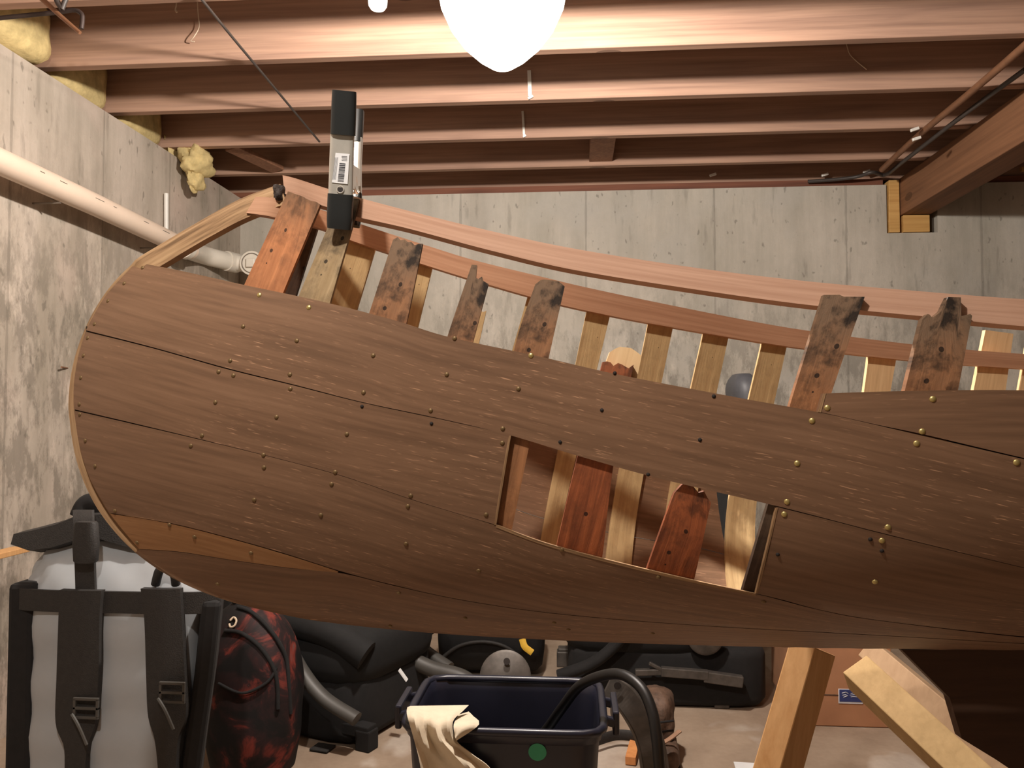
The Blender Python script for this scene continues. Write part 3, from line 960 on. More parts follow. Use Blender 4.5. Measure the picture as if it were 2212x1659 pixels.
rib([(1780, 637, 1868, 641), (1705, 880, 1780, 900), (1670, 1010, 1755, 1030)], -1, 0.0062, MAT['rib_rot'], [(0, 0.0), (0.4, 0.001), (0.45, -0.001), (1, 0)])
rib([(1995, 678, 2100, 682), (1955, 842, 2068, 850), (1925, 960, 2040, 975)], -1, 0.0062, MAT['rib_rot'],
    [(0, -0.006), (0.1, 0.001), (0.2, -0.004), (0.36, 0.004), (0.42, 0.018), (0.72, 0.018), (0.76, -0.001), (0.98, 0.002), (1, 0.0)], m=24)
rib([(1668, 1060, 1740, 1080), (1600, 1290, 1680, 1310)], -1, 0.0062, MAT['rib_shade'])  # rib edge in the opening, coloured dark for the shade on it

rib([(674, 455, 700, 465), (674, 466, 694, 478), (611, 636, 641, 643)], 1, 0.0062, MAT['rib_shade'], ext=0.3, label='far rib with its shade put into the colour')  # dark colour stands in for the shade on this rib
rib([(745, 495, 818, 520), (690, 655, 772, 672)], 1, 0.0062, MAT['rib_far'], ext=0.3)
rib([(884, 530, 942, 550), (850, 690, 905, 703)], 1, 0.0062, MAT['rib_far'], ext=0.3)
rib([(1000, 668, 1050, 676), (975, 725, 1036, 738)], 1, 0.0062, MAT['rib_far'], jag(), ext=0.3)
rib([(1140, 640, 1200, 650), (1110, 745, 1170, 765)], 1, 0.0062, MAT['rib_far'], ext=0.3)
rib([(1270, 655, 1320, 668), (1243, 785, 1290, 792)], 1, 0.0062, MAT['rib_far'], jag(0.002), ext=0.45)
rib([(1402, 682, 1455, 692), (1375, 815, 1428, 822)], 1, 0.0062, MAT['rib_far'], jag(0.002), ext=0.45)
rib([(1521, 702, 1574, 715), (1490, 840, 1545, 850)], 1, 0.0062, MAT['rib_far'], ext=0.45)
rib([(1648, 720, 1700, 732), (1614, 865, 1668, 875)], 1, 0.0062, MAT['rib_far'], ext=0.45)
rib([(1876, 735, 1936, 745), (1862, 840, 1918, 845)], 1, 0.0062, MAT['rib_new'], ext=0.45, th=0.010, label='pale new far rib')
rib([(2122, 714, 2182, 722), (2098, 835, 2165, 845)], 1, 0.0062, MAT['rib_new'], ext=0.45, th=0.010, label='pale new far rib')
rib([(2214, 740, 2290, 755), (2196, 840, 2270, 845)], 1, 0.0062, MAT['rib_new'], ext=0.45, th=0.010, label='pale new far rib')


# tacks along the planks
def dome(mat, r=0.0033):
    b = bmesh.new()
    lathe(b, [(r, -0.0006), (r, 0.0002), (r * 0.8, 0.0009), (r * 0.4, 0.0014), (r * 0.05, 0.0016)], 12)
    me = bpy.data.meshes.new('tack'); b.to_mesh(me); b.free()
    for p in me.polygons: p.use_smooth = True
    me.materials.append(mat)
    return me


T_BR, T_DU, T_DK = dome(MAT['brass']), dome(MAT['brass_dull'], 0.0030), dome(MAT['nail_dark'], 0.0023)
DULL = [(308, 578), (268, 612), (233, 650), (204, 700), (189, 730), (180, 768), (174, 816), (171, 873), (172, 895), (184, 952), (205, 1007), (248, 1104),
        (525, 705), (641, 736), (982, 731), (806, 768), (965, 809), (1120, 840), (497, 779), (472, 803), (504, 811), (465, 869), (597, 901), (626, 809),
        (627, 840), (785, 848), (930, 887), (749, 938), (436, 941), (412, 963), (569, 983), (570, 1010), (724, 1020), (716, 1046), (887, 1071), (881, 1094),
        (549, 1080), (693, 1113), (877, 1175), (1086, 926), (1085, 957), (1050, 1112), (366, 1134), (420, 1160), (542, 1195), (296, 1172), (1034, 1233), (1005, 1335), (1197, 1345), (1228, 1360),
        (1214, 1188), (1422, 1247), (1650, 1300), (861, 1281), (843, 1352), (470, 1262), (1410, 1368)]
BRIGHT = [(560, 637), (667, 664), (1147, 768), (1754, 909), (1722, 1001), (1700, 1084), (1694, 1111), (1918, 1139), (1905, 1168), (1787, 881), (2015, 862), (1992, 932), (1980, 958), (2196, 999), (1890, 1257)]
DARK = [(782, 878), (932, 915), (1328, 806), (1300, 886), (1512, 950), (1542, 856), (1680, 1198), (1400, 1025), (1210, 955), (1905, 1190), (1880, 1165)]


def below(px, py, curve):
    c = np.array(curve, float)
    return py > np.interp(px, c[:, 0], c[:, 1])


def host(px, py):
    if px > 1767 and not below(px, py, [(1767, 893), (2000, 942), (2212, 991)]): return P0[0]
    if not below(px, py, P1B): return P1[0]
    if px < 1100 and not below(px, py, P2B): return P2a[0]
    if px > 1640 and not below(px, py, P3T): return P2b[0]
    if below(px, py, [(302, 1187), (490, 1209), (735, 1238)]) and px < 735 or below(px, py, P3B) and px >= 735: return P4[0]
    if px < 730 and below(px, py, P3B): return PS[0]
    return P3[0]


for lst, me in ((DULL, T_DU), (BRIGHT, T_BR), (DARK, T_DK)):
    for px, py in lst:
        q = solve(px, py)[0]; e = 0.004
        p = skin(q); pu = skin(q + [e, 0]); pv = skin(q + [0, e])
        nn = Vector(np.cross(pu - p, pv - p)).normalized()
        if nn.dot(Vector(FV)) > 0: nn = -nn
        o = bpy.data.objects.new('tack', me)
        hp = host(px, py)
        o.parent = hp
        o.location = Vector(p) - origin_of(hp)
        o.rotation_mode = 'QUATERNION'
        o.rotation_quaternion = Vector((0, 0, 1)).rotation_difference(nn)
        C.objects.link(o)
        if me is T_BR: o['label'] = 'bright brass tack'

# ------------------------------------------------------------------ spring clamp on the inwale
ws = float(WC - half(*[np.array(x) for x in solve(738, 450)[0]]))


def arm(bm, rows, half_w, half_t, e=6.0, nseg=24):
    """rows of (px, py, w): sweep of a flat rounded section, width across, thickness in depth"""
    pts = smooth_path([W(a, b, w=c) for a, b, c in rows], 6)
    hw = half_w if isinstance(half_w, list) else [half_w] * len(rows)
    rings = []
    for i, p in enumerate(pts):
        d = (pts[min(i + 1, len(pts) - 1)] - pts[max(i - 1, 0)]).normalized()
        s = Vector(RV); s = (s - d * s.dot(d)).normalized(); tt = d.cross(s)
        h = float(np.interp(i / (len(pts) - 1), np.linspace(0, 1, len(hw)), hw))
        ring = []
        for kk in range(nseg):
            an = 2 * math.pi * kk / nseg; c, sn = math.cos(an), math.sin(an)
            r = (abs(c) ** e + abs(sn) ** e) ** (-1 / e)
            ring.append(p + s * (h * r * c) + tt * (half_t * r * sn))
        rings.append(ring)
    return ring_loft(bm, rings)


cl = thing('spring_clamp', W(738, 490, w=ws - 0.01), 'upright steel spring clamp with black tips gripping the canoe gunwale near the bow', 'clamp')
b = bmesh.new(); arm(b, [(740, 288, ws - 0.030), (738, 350, ws - 0.024), (736, 428, ws - 0.017)], [0.0145, 0.0148, 0.0152], 0.0045, 8); fa = obj('arm', b, MAT['chrome'], cl, True)
b = bmesh.new(); arm(b, [(744, 197, ws - 0.045), (742.5, 245, ws - 0.038), (741, 292, ws - 0.031)], [0.0146, 0.0152, 0.0152], 0.0068, 4); obj('handle_grip', b, MAT['rubber_black'], cl, True)
b = bmesh.new(); arm(b, [(736, 420, ws - 0.0185), (734, 470, ws - 0.0125), (733, 494, ws - 0.0085)], [0.0160, 0.0160, 0.0150], 0.0066, 4); obj('jaw_tip', b, MAT['rubber_black'], cl, True)
wb = ws + 0.055
b = bmesh.new(); arm(b, [(760, 300, wb + 0.022), (757, 360, wb + 0.012), (757, 428, wb)], 0.0150, 0.0045, 8); obj('arm', b, MAT['chrome'], cl, True)
b = bmesh.new(); arm(b, [(764, 241, wb + 0.035), (761.5, 275, wb + 0.028), (759, 310, wb + 0.021)], [0.0145, 0.0150, 0.0150], 0.0065, 4); obj('handle_grip', b, MAT['rubber_black'], cl, True)
b = bmesh.new(); arm(b, [(757, 420, wb + 0.001), (755, 470, wb - 0.008), (752, 486, wb - 0.010)], 0.0155, 0.0062, 4); obj('jaw_tip', b, MAT['rubber_black'], cl, True)
b = bmesh.new()
c0, c1 = W(726, 398, w=ws + 0.012), W(772, 398, w=ws + 0.012)
coil = []
for i in range(120):
    tt = i / 119; an = tt * 2 * math.pi * 6
    coil.append(c0.lerp(c1, tt) + Vector((0, math.cos(an) * 0.011, math.sin(an) * 0.011)))
tube(b, coil, 0.0018, 6); obj('coil_spring', b, MAT['chrome'], cl, True)
# flange sides joining the arms round the pivot
for dx in (-0.0135, 0.0135):
    b = bmesh.new()
    p0 = W(737, 380, w=ws - 0.018) + Vector(RV) * dx; p1 = W(757, 392, w=wb + 0.004) + Vector(RV) * dx
    bar(b, p0, p1, 0.0014, 0.030, side=RV); obj('flange', b, MAT['chrome'], cl)
# sticker with bar code
def on_arm(px, py, out):
    w = float(np.interp(py, [288, 350, 428], [ws - 0.030, ws - 0.024, ws - 0.017])) - 0.0046 - out
    return W(px, py, w=w)
b = bmesh.new()
q = [on_arm(*p, 0.0004) for p in ((725, 330), (755, 333), (751, 398), (717, 394))]
vs = [b.verts.new(x) for x in q]; f = b.faces.new(vs)
r = bmesh.ops.extrude_face_region(b, geom=[f]); bmesh.ops.translate(b, vec=Vector(FV) * -0.0003, verts=[x for x in r['geom'] if isinstance(x, bmesh.types.BMVert)])
st = obj('sticker', b, MAT['paper'], cl)
st['label'] = 'white bar code sticker'
b = bmesh.new()
yy = 352
rb = random.Random(5)
while yy < 393:
    h = rb.choice((0.9, 1.5, 2.4))
    x0, x1 = 733.5 - (yy - 350) * 0.10, 746.5 - (yy - 350) * 0.10
    bq = [b.verts.new(on_arm(*p, 0.0009)) for p in ((x0, yy), (x1, yy + 1.2), (x1, yy + 1.2 + h), (x0, yy + h))]
    b.faces.new(bq); yy += h + rb.choice((0.9, 1.4))
for k2 in range(5):
    x0 = 723.0 + k2 * 1.6
    b.faces.new([b.verts.new(on_arm(*p, 0.0009)) for p in ((x0 + 0.5, 340), (x0 + 1.0, 340), (x0 - 4.5, 388), (x0 - 5.0, 388))])
for k2 in range(4):
    y0 = 337 + k2 * 3
    b.faces.new([b.verts.new(on_arm(*p, 0.0009)) for p in ((738, y0), (750, y0 + 0.6), (750, y0 + 1.6), (738, y0 + 1.0))])
obj('bar_code', b, MAT['ink'], st)
b = bmesh.new(); hole = on_arm(735.5, 410, -0.0005); rot = Vector((0, 0, 1)).rotation_difference(-Vector(FV)).to_matrix()
lathe(b, [(0.0035, 0), (0.0035, 0.0007)], 20, hole, rot); obj('rivet_hole', b, MAT['nail_dark'], cl)
b = bmesh.new(); tube(b, [hole + Vector(RV) * 0.0042 * math.cos(i / 24 * 6.2832) + Vector((0, 0, 0.0042 * math.sin(i / 24 * 6.2832))) - Vector(FV) * 0.0005 for i in range(25)], 0.0008, 6); obj('rivet_rim', b, MAT['chrome'], cl, True)

# ------------------------------------------------------------------ lamps
def lamp_globe():
    x, y, _ = LAMP_A
    root = thing('ceiling_lamp', (x, y, 1.757), 'glowing lamp, its glare built as a white globe, under the joists at the top of the picture', 'lamp')
    b = bmesh.new(); lathe(b, [(0.055, 2.150), (0.055, 2.1645)][::1], 28, (x, y, 0)); obj('mounting_plate', b, MAT['porcelain'], root, True)
    b = bmesh.new(); lathe(b, [(0.032, 2.112), (0.036, 2.120), (0.042, 2.136), (0.044, 2.151)], 28, (x, y, 0)); obj('lamp_holder', b, MAT['porcelain'], root, True)
    prof = [(0.003, 1.757), (0.026, 1.764), (0.055, 1.784), (0.088, 1.815), (0.117, 1.855), (0.137, 1.90), (0.146, 1.95), (0.142, 1.995), (0.124, 2.04), (0.092, 2.078), (0.058, 2.102), (0.040, 2.114)]
    b = bmesh.new(); lathe(b, prof, 40, (x, y, 0)); obj('glare_globe', b, MAT['globe'], root, True)  # oversized globe: the bulb's glare is built into its shape


lamp_globe()


def bulb(x, y, z_top, s, label, mat):
    root = thing('light_bulb', (x, y, z_top - 0.11 * s), label, 'bulb')
    b = bmesh.new(); lathe(b, [(0.013 * s, z_top - 0.035 * s), (0.014 * s, z_top - 0.02 * s), (0.014 * s, z_top)], 20, (x, y, 0)); obj('bulb_cap', b, MAT['porcelain'], root, True)
    b = bmesh.new(); lathe(b, [(0.001, z_top - 0.118 * s), (0.014 * s, z_top - 0.116 * s), (0.024 * s, z_top - 0.108 * s), (0.029 * s, z_top - 0.095 * s), (0.028 * s, z_top - 0.08 * s), (0.022 * s, z_top - 0.055 * s), (0.013 * s, z_top - 0.035 * s)], 24, (x, y, 0)); obj('glass_envelope', b, mat, root, True)
    return root


# small straight-sided lamp left of the big one
p = W(816, 22, Y=1.73)
root = thing('tubular_lamp', (p.x, p.y, p.z), 'small white tubular lamp end left of the big glowing lamp', 'lamp')
b = bmesh.new(); lathe(b, [(0.004, p.z), (0.016, p.z + 0.003), (0.0205, p.z + 0.010), (0.0215, p.z + 0.02), (0.0215, 2.10)], 28, (p.x, p.y, 0)); obj('glass_tube', b, MAT['bulb'], root, True)
b = bmesh.new(); lathe(b, [(0.026, 2.095), (0.028, 2.11), (0.030, 2.164)], 28, (p.x, p.y, 0)); obj('lamp_holder', b, MAT['porcelain'], root, True)

# ------------------------------------------------------------------ cables, pipes and odds under the ceiling
b = bmesh.new(); z = JB - 0.006
tube(b, smooth_path([W(432, -6, Z=z), W(500, 78, Z=z), W(560, 150, Z=z - 0.004), W(625, 228, Z=z - 0.006), W(690, 306, Z=z - 0.004)], 6), 0.0042, 8)
tag(obj('cable', b, MAT['black_cable'], None, True), 'thin dark cable running back under the joists towards the clamp', 'cable')
b = bmesh.new(); z = JB - 0.016
tube(b, smooth_path([W(2290, 28, Z=z), W(2212, 100, Z=z), W(2090, 205, Z=z), W(1985, 292, Z=z), W(1905, 366, Z=z - 0.01)], 6), 0.013, 12)
pp = obj('copper_pipe', b, MAT['copper'], None, True); tag(pp, 'long brown pipe slung under the joists beside the girder', 'pipe')
b = bmesh.new(); zc = JB - 0.008
tube(b, smooth_path([W(1745, 392, Y=4.05), W(1800, 388, Y=4.03), W(1850, 382, Y=4.0), W(1885, 372, Y=3.95), W(1912, 378, Y=4.0), W(1950, 350, Y=3.7), W(2040, 280, Y=3.3), W(2130, 212, Y=3.0), W(2215, 150, Y=2.78)], 6), 0.009, 8)
tag(obj('cable', b, MAT['black_cable'], None, True), 'thick dark cable along the upper edge of the girder', 'cable')
for px, py, y, lab in ((1976, 280, 3.3, 'white cable clip on the brown pipe by the girder'), (1980, 300, 3.3, 'lower white cable clip on the brown pipe by the girder'), (1872, 371, 4.0, 'white cable clip at the wall end of the brown pipe'), (1782, 378, 4.04, 'white cable clip on the back wall top near the girder'), (1540, 378, 4.04, 'white cable clip on the rim above the middle of the back wall')):
    q = W(px, py, Y=y); b = bmesh.new(); bar(b, q + Vector((-0.016, 0, -0.004)), q + Vector((0.016, 0, 0.006)), 0.012, 0.012)
    tag(obj('cable_clip', b, MAT['white_plastic'], bevel=0.002), lab, 'clip', 'white cable clips')
for (a0, a1, y, wd, lab) in (((1143, 152), (1145, 208), JY[6] - 0.006, 0.014, 'white strap end on the second lit joist below the lamp'), ((1129, 240), (1132, 292), JY[7] - 0.005, 0.010, 'white strap end on the third joist below the lamp')):
    b = bmesh.new(); bar(b, W(*a0, Y=y), W(*a1, Y=y), wd, 0.006, side=(1, 0, 0))
    bar(b, W(*a1, Y=y) + Vector((0, 0, 0.0)), W(*a1, Y=y) + Vector((0.004, 0, -0.008)), wd * 1.5, 0.008, side=(1, 0, 0))
    tag(obj('strap', b, MAT['white_plastic'], bevel=0.001), lab, 'strap', 'white straps on the joists')
y = JY[5] - 0.02
b = bmesh.new(); tube(b, smooth_path([W(426, -4, Y=y), W(428, 30, Y=y), W(430, 58, Y=y), W(420, 78, Y=y - 0.01), W(412, 88, Y=y), W(420, 90, Y=y)], 6), 0.0016, 6)
tag(obj('string', b, MAT['cobweb'], None, True), 'loose thread dangling in front of the foremost joist', 'string')
b = bmesh.new(); tube(b, smooth_path([W(380, -6, Y=y), W(381, 10, Y=y), W(379, 20, Y=y), W(382, 27, Y=y)], 6), [0.0022] * 13 + [0.0032] * 6, 8)
tag(obj('string', b, MAT['cobweb'], None, True), 'short knotted cord end hanging left of the loose thread', 'string')
b = bmesh.new(); y1 = JY[6] - 0.01
tube(b, smooth_path([W(1808, 91, Y=y1), W(1826, 92, Y=y1), W(1835, 116, Y=y1), W(1850, 132, Y=y1), W(1872, 150, Y=y1)], 6), 0.0016, 6)
tag(obj('string', b, MAT['cobweb'], None, True), 'cobweb strand on the second joist right of the lamp', 'cobweb')
# bent iron at the upper left
hk = thing('iron_hook', W(100, 60, Y=2.0), 'bent black iron hook with a rusty arm at the upper left corner', 'hook')
y = 2.05
b = bmesh.new(); tube(b, smooth_path([W(-40, 44, Y=y), W(10, 38, Y=y), W(60, 33, Y=y), W(120, 27, Y=y), W(160, 22, Y=y), W(176, 30, Y=y), W(178, 42, Y=y), W(176, 62, Y=y)], 6), 0.0062, 8); obj('rod', b, MAT['iron'], hk, True)
b = bmesh.new(); tube(b, [W(78, -14, Y=y - 0.02), W(130, 34, Y=y - 0.02), W(173, 71, Y=y - 0.02)], [0.0075, 0.006, 0.005], 8); obj('arm', b, MAT['copper'], hk, True)
b = bmesh.new(); tube(b, smooth_path([W(118, -20, Y=y - 0.03), W(124, 4, Y=y - 0.03), W(134, 18, Y=y - 0.03)], 5), 0.0075, 8); obj('wire_tie', b, MAT['black_cable'], hk, True)
b = bmesh.new(); tube(b, smooth_path([W(150, -20, Y=y - 0.03), W(140, 4, Y=y - 0.03), W(134, 20, Y=y - 0.03)], 5), 0.0065, 8); obj('wire_tie', b, MAT['black_cable'], hk, True)

# ------------------------------------------------------------------ drain pipe on the left wall
XP = -1.655
dp = thing('drain_pipe', W(340, 520, X=XP), 'cream plastic drain pipe along the left wall with white elbow and cleanout cap', 'pipe')
b = bmesh.new(); tube(b, [W(-420, 165, X=XP), W(-60, 322, X=XP), W(200, 440, X=XP), W(412, 541, X=XP)], 0.0385, 24); obj('pipe', b, MAT['pvc'], dp, True)
gp = [W(-10, 345, X=XP), W(412, 541, X=XP)]
b = bmesh.new()
dirp = (gp[1] - gp[0]).normalized()
prt = [0.12, 0.2, 0.36, 0.45, 0.62, 0.74, 0.86]
for i, tt in enumerate(prt):
    q = gp[0].lerp(gp[1], tt); ww = 0.02 + 0.015 * (i % 3)
    o3 = Vector((0.0365 * math.cos(0.3), 0, 0.0365 * math.sin(0.3)))
    o3 = o3 * 1.058
    tube(b, [q + o3, q + o3 + dirp * ww], 0.0016, 5)
obj('printed_marking', b, MAT['pvc_groove'], dp)
e0, e1, e2 = W(396, 534, X=XP), W(430, 548, Y=3.56), W(500, 566, Y=3.78)
b = bmesh.new(); tube(b, smooth_path([e0, e1, W(465, 558, Y=3.68), e2], 6), 0.043, 24); obj('elbow', b, MAT['pvc_white'], dp, True)
b = bmesh.new(); tube(b, [e0 - dirp * 0.004, e0 + dirp * 0.03], 0.047, 24); obj('coupling', b, MAT['pvc_white'], dp, True)
d2 = (e2 - W(465, 558, Y=3.68)).normalized()
b = bmesh.new(); tube(b, [e2 - d2 * 0.035, e2 + d2 * 0.035], 0.0485, 24); obj('coupling', b, MAT['pvc_white'], dp, True)
cc = W(543, 568, Y=3.74)
b = bmesh.new(); tube(b, [e2, cc + Vector((0, 0.07, 0))], 0.040, 24); obj('pipe', b, MAT['pvc_white'], dp, True)
b = bmesh.new(); tube(b, [cc + Vector((0, 0.12, 0)), cc + Vector((0, 0.02, 0))], 0.055, 28); obj('cleanout_fitting', b, MAT['pvc_white'], dp, True)
b = bmesh.new(); tube(b, [cc + Vector((0, 0.024, 0)), cc], [0.060, 0.059], 32)
cap = obj('cleanout_cap', b, MAT['pvc_white'], dp, True)
b = bmesh.new(); box(b, cc + Vector((-0.022, -0.016, -0.022)), cc + Vector((0.022, 0.002, 0.022))); obj('wrench_square', b, MAT['pvc_white'], cap, bevel=0.004)
b = bmesh.new(); tube(b, [cc + Vector((0.047 * math.cos(i / 30 * 6.2832), -0.001, 0.047 * math.sin(i / 30 * 6.2832))) for i in range(31)], 0.0025, 6); obj('cap_ring', b, MAT['pvc_groove'], cap, True)
for tt in (0.25, 0.8):
    q = gp[0].lerp(gp[1], tt); b = bmesh.new()
    ring = [q + Vector((0.0415 * math.cos(a), 0, 0.0415 * math.sin(a))) for a in [math.pi * (0.5 + i / 10) for i in range(11)]]
    tube(b, [Vector((LEFT_X - 0.004, q.y, q.z + 0.0415))] + ring + [Vector((LEFT_X - 0.004, q.y, q.z - 0.0415))], 0.003, 6); obj('pipe_hanger', b, MAT['pvc_groove'], dp)
b = bmesh.new(); tube(b, [W(359, 500, X=-1.735), W(359, 418, X=-1.735)], 0.0095, 12)
tag(obj('plastic_rod', b, MAT['white_plastic'], None, True), 'thin upright white plastic rod against the left wall above the drain pipe', 'rod')
b = bmesh.new(); tube(b, [W(133, 793, X=LEFT_X + 0.02), W(150, 796, X=LEFT_X - 0.01)], 0.003, 8)
tag(obj('wall_peg', b, MAT['copper'], None, True), 'small peg sticking out of the left wall near the canoe bow', 'peg')

# ------------------------------------------------------------------ things on the floor at the left: portage pack
PY = 1.72
def pz(py, y=PY): return W(0, py, Y=y).z
def pxx(px, y=PY): return W(px, 1400, Y=y).x
xl, xr = pxx(12), pxx(470)
pcx, pa, pb = (xl + xr) / 2, (xr - xl) / 2, 0.10
pack = thing('portage_pack', (pcx, PY + pb, 0), 'big light grey roll-top pack with black shoulder straps under the canoe bow', 'backpack')
z_band = pz(1284)
def fy(x, z, bulge=0.0):
    """front surface of the pack body"""
    q = min(0.999, abs((x - pcx) / (pa - 0.004)))
    return PY + pb - (pb + bulge) * (1 - (q * 0.9) ** 4) ** 0.25
rings = []
for i in range(25):
    z = z_band * i / 24
    xa_, xb_ = pcx - 0.95 * pa, pcx + pa * (0.50 + 0.24 * i / 24)
    rings.append(sup((xa_ + xb_) / 2, PY + pb, z + 0.002, (xb_ - xa_) / 2 * (1 + 0.008 * math.sin(i * 0.9)), pb * (1 + 0.03 * math.sin(i * 1.3)), 4, 48, 0, lambda t, zz: 1 + 0.008 * math.sin(7 * t + 20 * zz)))
b = bmesh.new(); ring_loft(b, rings); body = obj('body', b, MAT['pvc_grey'], pack, True)
# crumpled roll top
rings = []
zt = pz(1146)
for i in range(17):
    t = i / 16
    z = z_band + (zt - z_band) * t
    sc = 0.90 - 0.16 * t ** 2
    rings.append(sup(pcx - 0.022 + 0.02 * t, PY + pb + 0.02 * t, z, pa * sc, pb * (0.92 - 0.62 * t ** 1.3), 3.5, 72, 0,
                     lambda a, zz: 1 + 0.030 * math.sin(11 * a + 60 * zz) * (0.4 + t) + 0.02 * math.sin(23 * a - 45 * zz)))
b = bmesh.new(); ring_loft(b, rings); obj('roll_top', b, MAT['pvc_grey'], pack, True)
def band(name, x0, x1, z0, z1, out=0.006, th=0.008, parent=pack, n=24, mat=None):
    xs = np.linspace(x0, x1, n); zs = np.linspace(z1, z0, 3)
    P = np.zeros((n, 3, 3)); Q = np.zeros((n, 3, 3))
    for i, x in enumerate(xs):
        for j, z in enumerate(zs):
            y = fy(x, z)
            P[i, j] = (x, y - out, z); Q[i, j] = (x, y - out + th, z)
    return solid_grid(name, P, Q, mat or MAT['webbing'], parent)
band('top_band', xl + 0.004, xr - 0.004, pz(1318), pz(1272), 0.008)
# side panels
for sgn, x0, x1 in ((-1, 8, 64), (1, 436, 476)):
    b = bmesh.new()
    xa, xb = pxx(x0), pxx(x1)
    rows = []
    for zz, sh in ((0.01, 0.065), (0.23, 0.04), (0.42, 0.015), (pz(1262 if sgn < 0 else 1290), 0.0)):
        if sgn < 0: rows.append([Vector((xa, PY + 0.006, zz)), Vector((xb, PY + 0.006, zz)), Vector((xb, PY + 0.17, zz)), Vector((xa, PY + 0.17, zz))])
        else: rows.append([Vector((xa - sh, PY - 0.004, zz)), Vector((xb - sh, PY + 0.002, zz)), Vector((xb - 0.074 - sh, PY + 0.19, zz)), Vector((xa - 0.08 - sh, PY + 0.19, zz))])
    ring_loft(b, rows); obj('side_panel', b, MAT['black_cloth'], pack, bevel=0.012)
def strap(name, rows, out, mat, parent=pack, th=0.010, y_of=None):
    """rows: (px_left, px_right, py)"""
    R = catmull(rows, 40)
    P = np.zeros((40, 5, 3)); Q = np.zeros((40, 5, 3))
    for i, (a, c, py) in enumerate(R):
        z = pz(py)
        for j in range(5):
            x = pxx(a + (c - a) * j / 4); x = W(a + (c - a) * j / 4, py, Y=PY).x
            y = (y_of(x, z) if y_of else fy(x, z)) - out - 0.003 * math.sin(math.pi * j / 4)
            P[i, j] = (x, y, z); Q[i, j] = (x, y + th, z)
    return solid_grid(name, P, Q, mat, parent)
s1 = strap('shoulder_strap', [(140, 230, 1268), (138, 226, 1330), (134, 224, 1450), (132, 216, 1550), (150, 200, 1600), (152, 196, 1660), (156, 200, 1760)], 0.020, MAT['webbing'], th=0.016)
s2 = strap('shoulder_strap', [(314, 396, 1262), (322, 400, 1330), (326, 406, 1450), (330, 408, 1530), (344, 392, 1580), (352, 388, 1660), (354, 392, 1760)], 0.020, MAT['webbing'], th=0.016)
for sp, cx0, cy0 in ((s1, 186, 1530), (s2, 372, 1496)):
    b = bmesh.new(); q = W(cx0, cy0, Y=PY - 0.03)
    for dx, dz in ((-0.026, 0.0), (0.026, 0.0)): bar(b, q + Vector((dx, 0, -0.02)), q + Vector((dx, 0, 0.02)), 0.006, 0.006)
    for dz in (-0.02, 0.0, 0.02): bar(b, q + Vector((-0.029, 0, dz)), q + Vector((0.029, 0, dz)), 0.006, 0.006)
    obj('ladder_buckle', b, MAT['seat_trim'], sp, bevel=0.001)
    b = bmesh.new(); tube(b, smooth_path([q + Vector((-0.03, -0.004, -0.012)), q + Vector((-0.01, -0.010, -0.035)), q + Vector((0.008, -0.008, -0.075))], 5), 0.0035, 6); obj('strap_tail', b, MAT['seat_trim'], sp)
# black band across the roll top, with buckle strap
def ty(x, z): return PY + 0.022 + (0.10 if z > pz(1180) else 0.03 * max(0, (z - z_band) / (zt - z_band)))
b = bmesh.new()
rows = []
for i, (px, py, th) in enumerate(((52, 1158, 0.020), (90, 1160, 0.040), (140, 1150, 0.046), (190, 1132, 0.05), (240, 1130, 0.05), (300, 1150, 0.045), (345, 1168, 0.04))):
    q = W(px, py, Y=PY + 0.085)
    rows.append([q + Vector((0, dy * 0.045, dz * th)) for dy, dz in ((-1, -0.6), (-0.8, 0.5), (0, 0.62), (0.8, 0.5), (1, -0.6), (0, -0.9))])
ring_loft(b, rows); obj('roll_top_band', b, MAT['webbing'], pack, True)
b = bmesh.new(); tube(b, smooth_path([W(176, 1118, Y=PY + 0.08), W(190, 1092, Y=PY + 0.085), W(215, 1090, Y=PY + 0.085), W(240, 1120, Y=PY + 0.09), W(250, 1150, Y=PY + 0.09)], 6), 0.022, 12, flat=1.2); obj('rolled_end', b, MAT['black_cloth'], pack, True)
cs = [(PY + 0.02, 1102), (PY - 0.002, 1120), (PY - 0.012, 1150), (PY - 0.012, 1200), (PY - 0.006, 1240), (PY - 0.006, 1278)]
P = np.zeros((24, 4, 3)); Q = P.copy()
cc2 = catmull([(a, c) for a, c in cs], 24)
for i, (yv, py) in enumerate(cc2):
    for j in range(4):
        q = W(157 + 3 * i / 24 * 2 + 42 * j / 3, py, Y=yv); P[i, j] = q; Q[i, j] = q + Vector((0, 0.008, 0))
s3 = solid_grid('closure_strap', P, Q, MAT['webbing'], pack)
b = bmesh.new(); q = W(186, 1176, Y=PY - 0.02)
ring_loft(b, [sup(q.x, q.y, q.z + dz, 0.030 * k_, 0.012, 4, 24) for dz, k_ in ((-0.04, 0.7), (-0.036, 0.86), (0.0, 0.95), (0.046, 0.80), (0.050, 0.68))]); obj('side_release_buckle', b, MAT['webbing'], s3, True)
b = bmesh.new(); tube(b, smooth_path([W(336, 1262, Y=PY + 0.01), W(345, 1232, Y=PY - 0.002), W(362, 1228, Y=PY - 0.004), W(376, 1240, Y=PY - 0.002), W(380, 1262, Y=PY + 0.01)], 6), 0.010, 10); obj('carry_handle', b, MAT['webbing'], pack, True)

# light board end at the left edge
b = bmesh.new(); bar(b, W(-60, 1212, Y=2.0), W(46, 1186, Y=2.25), 0.05, 0.016)
tag(obj('board', b, MAT['stud'], bevel=0.002), 'narrow light board end poking in at the left edge behind the pack', 'board')

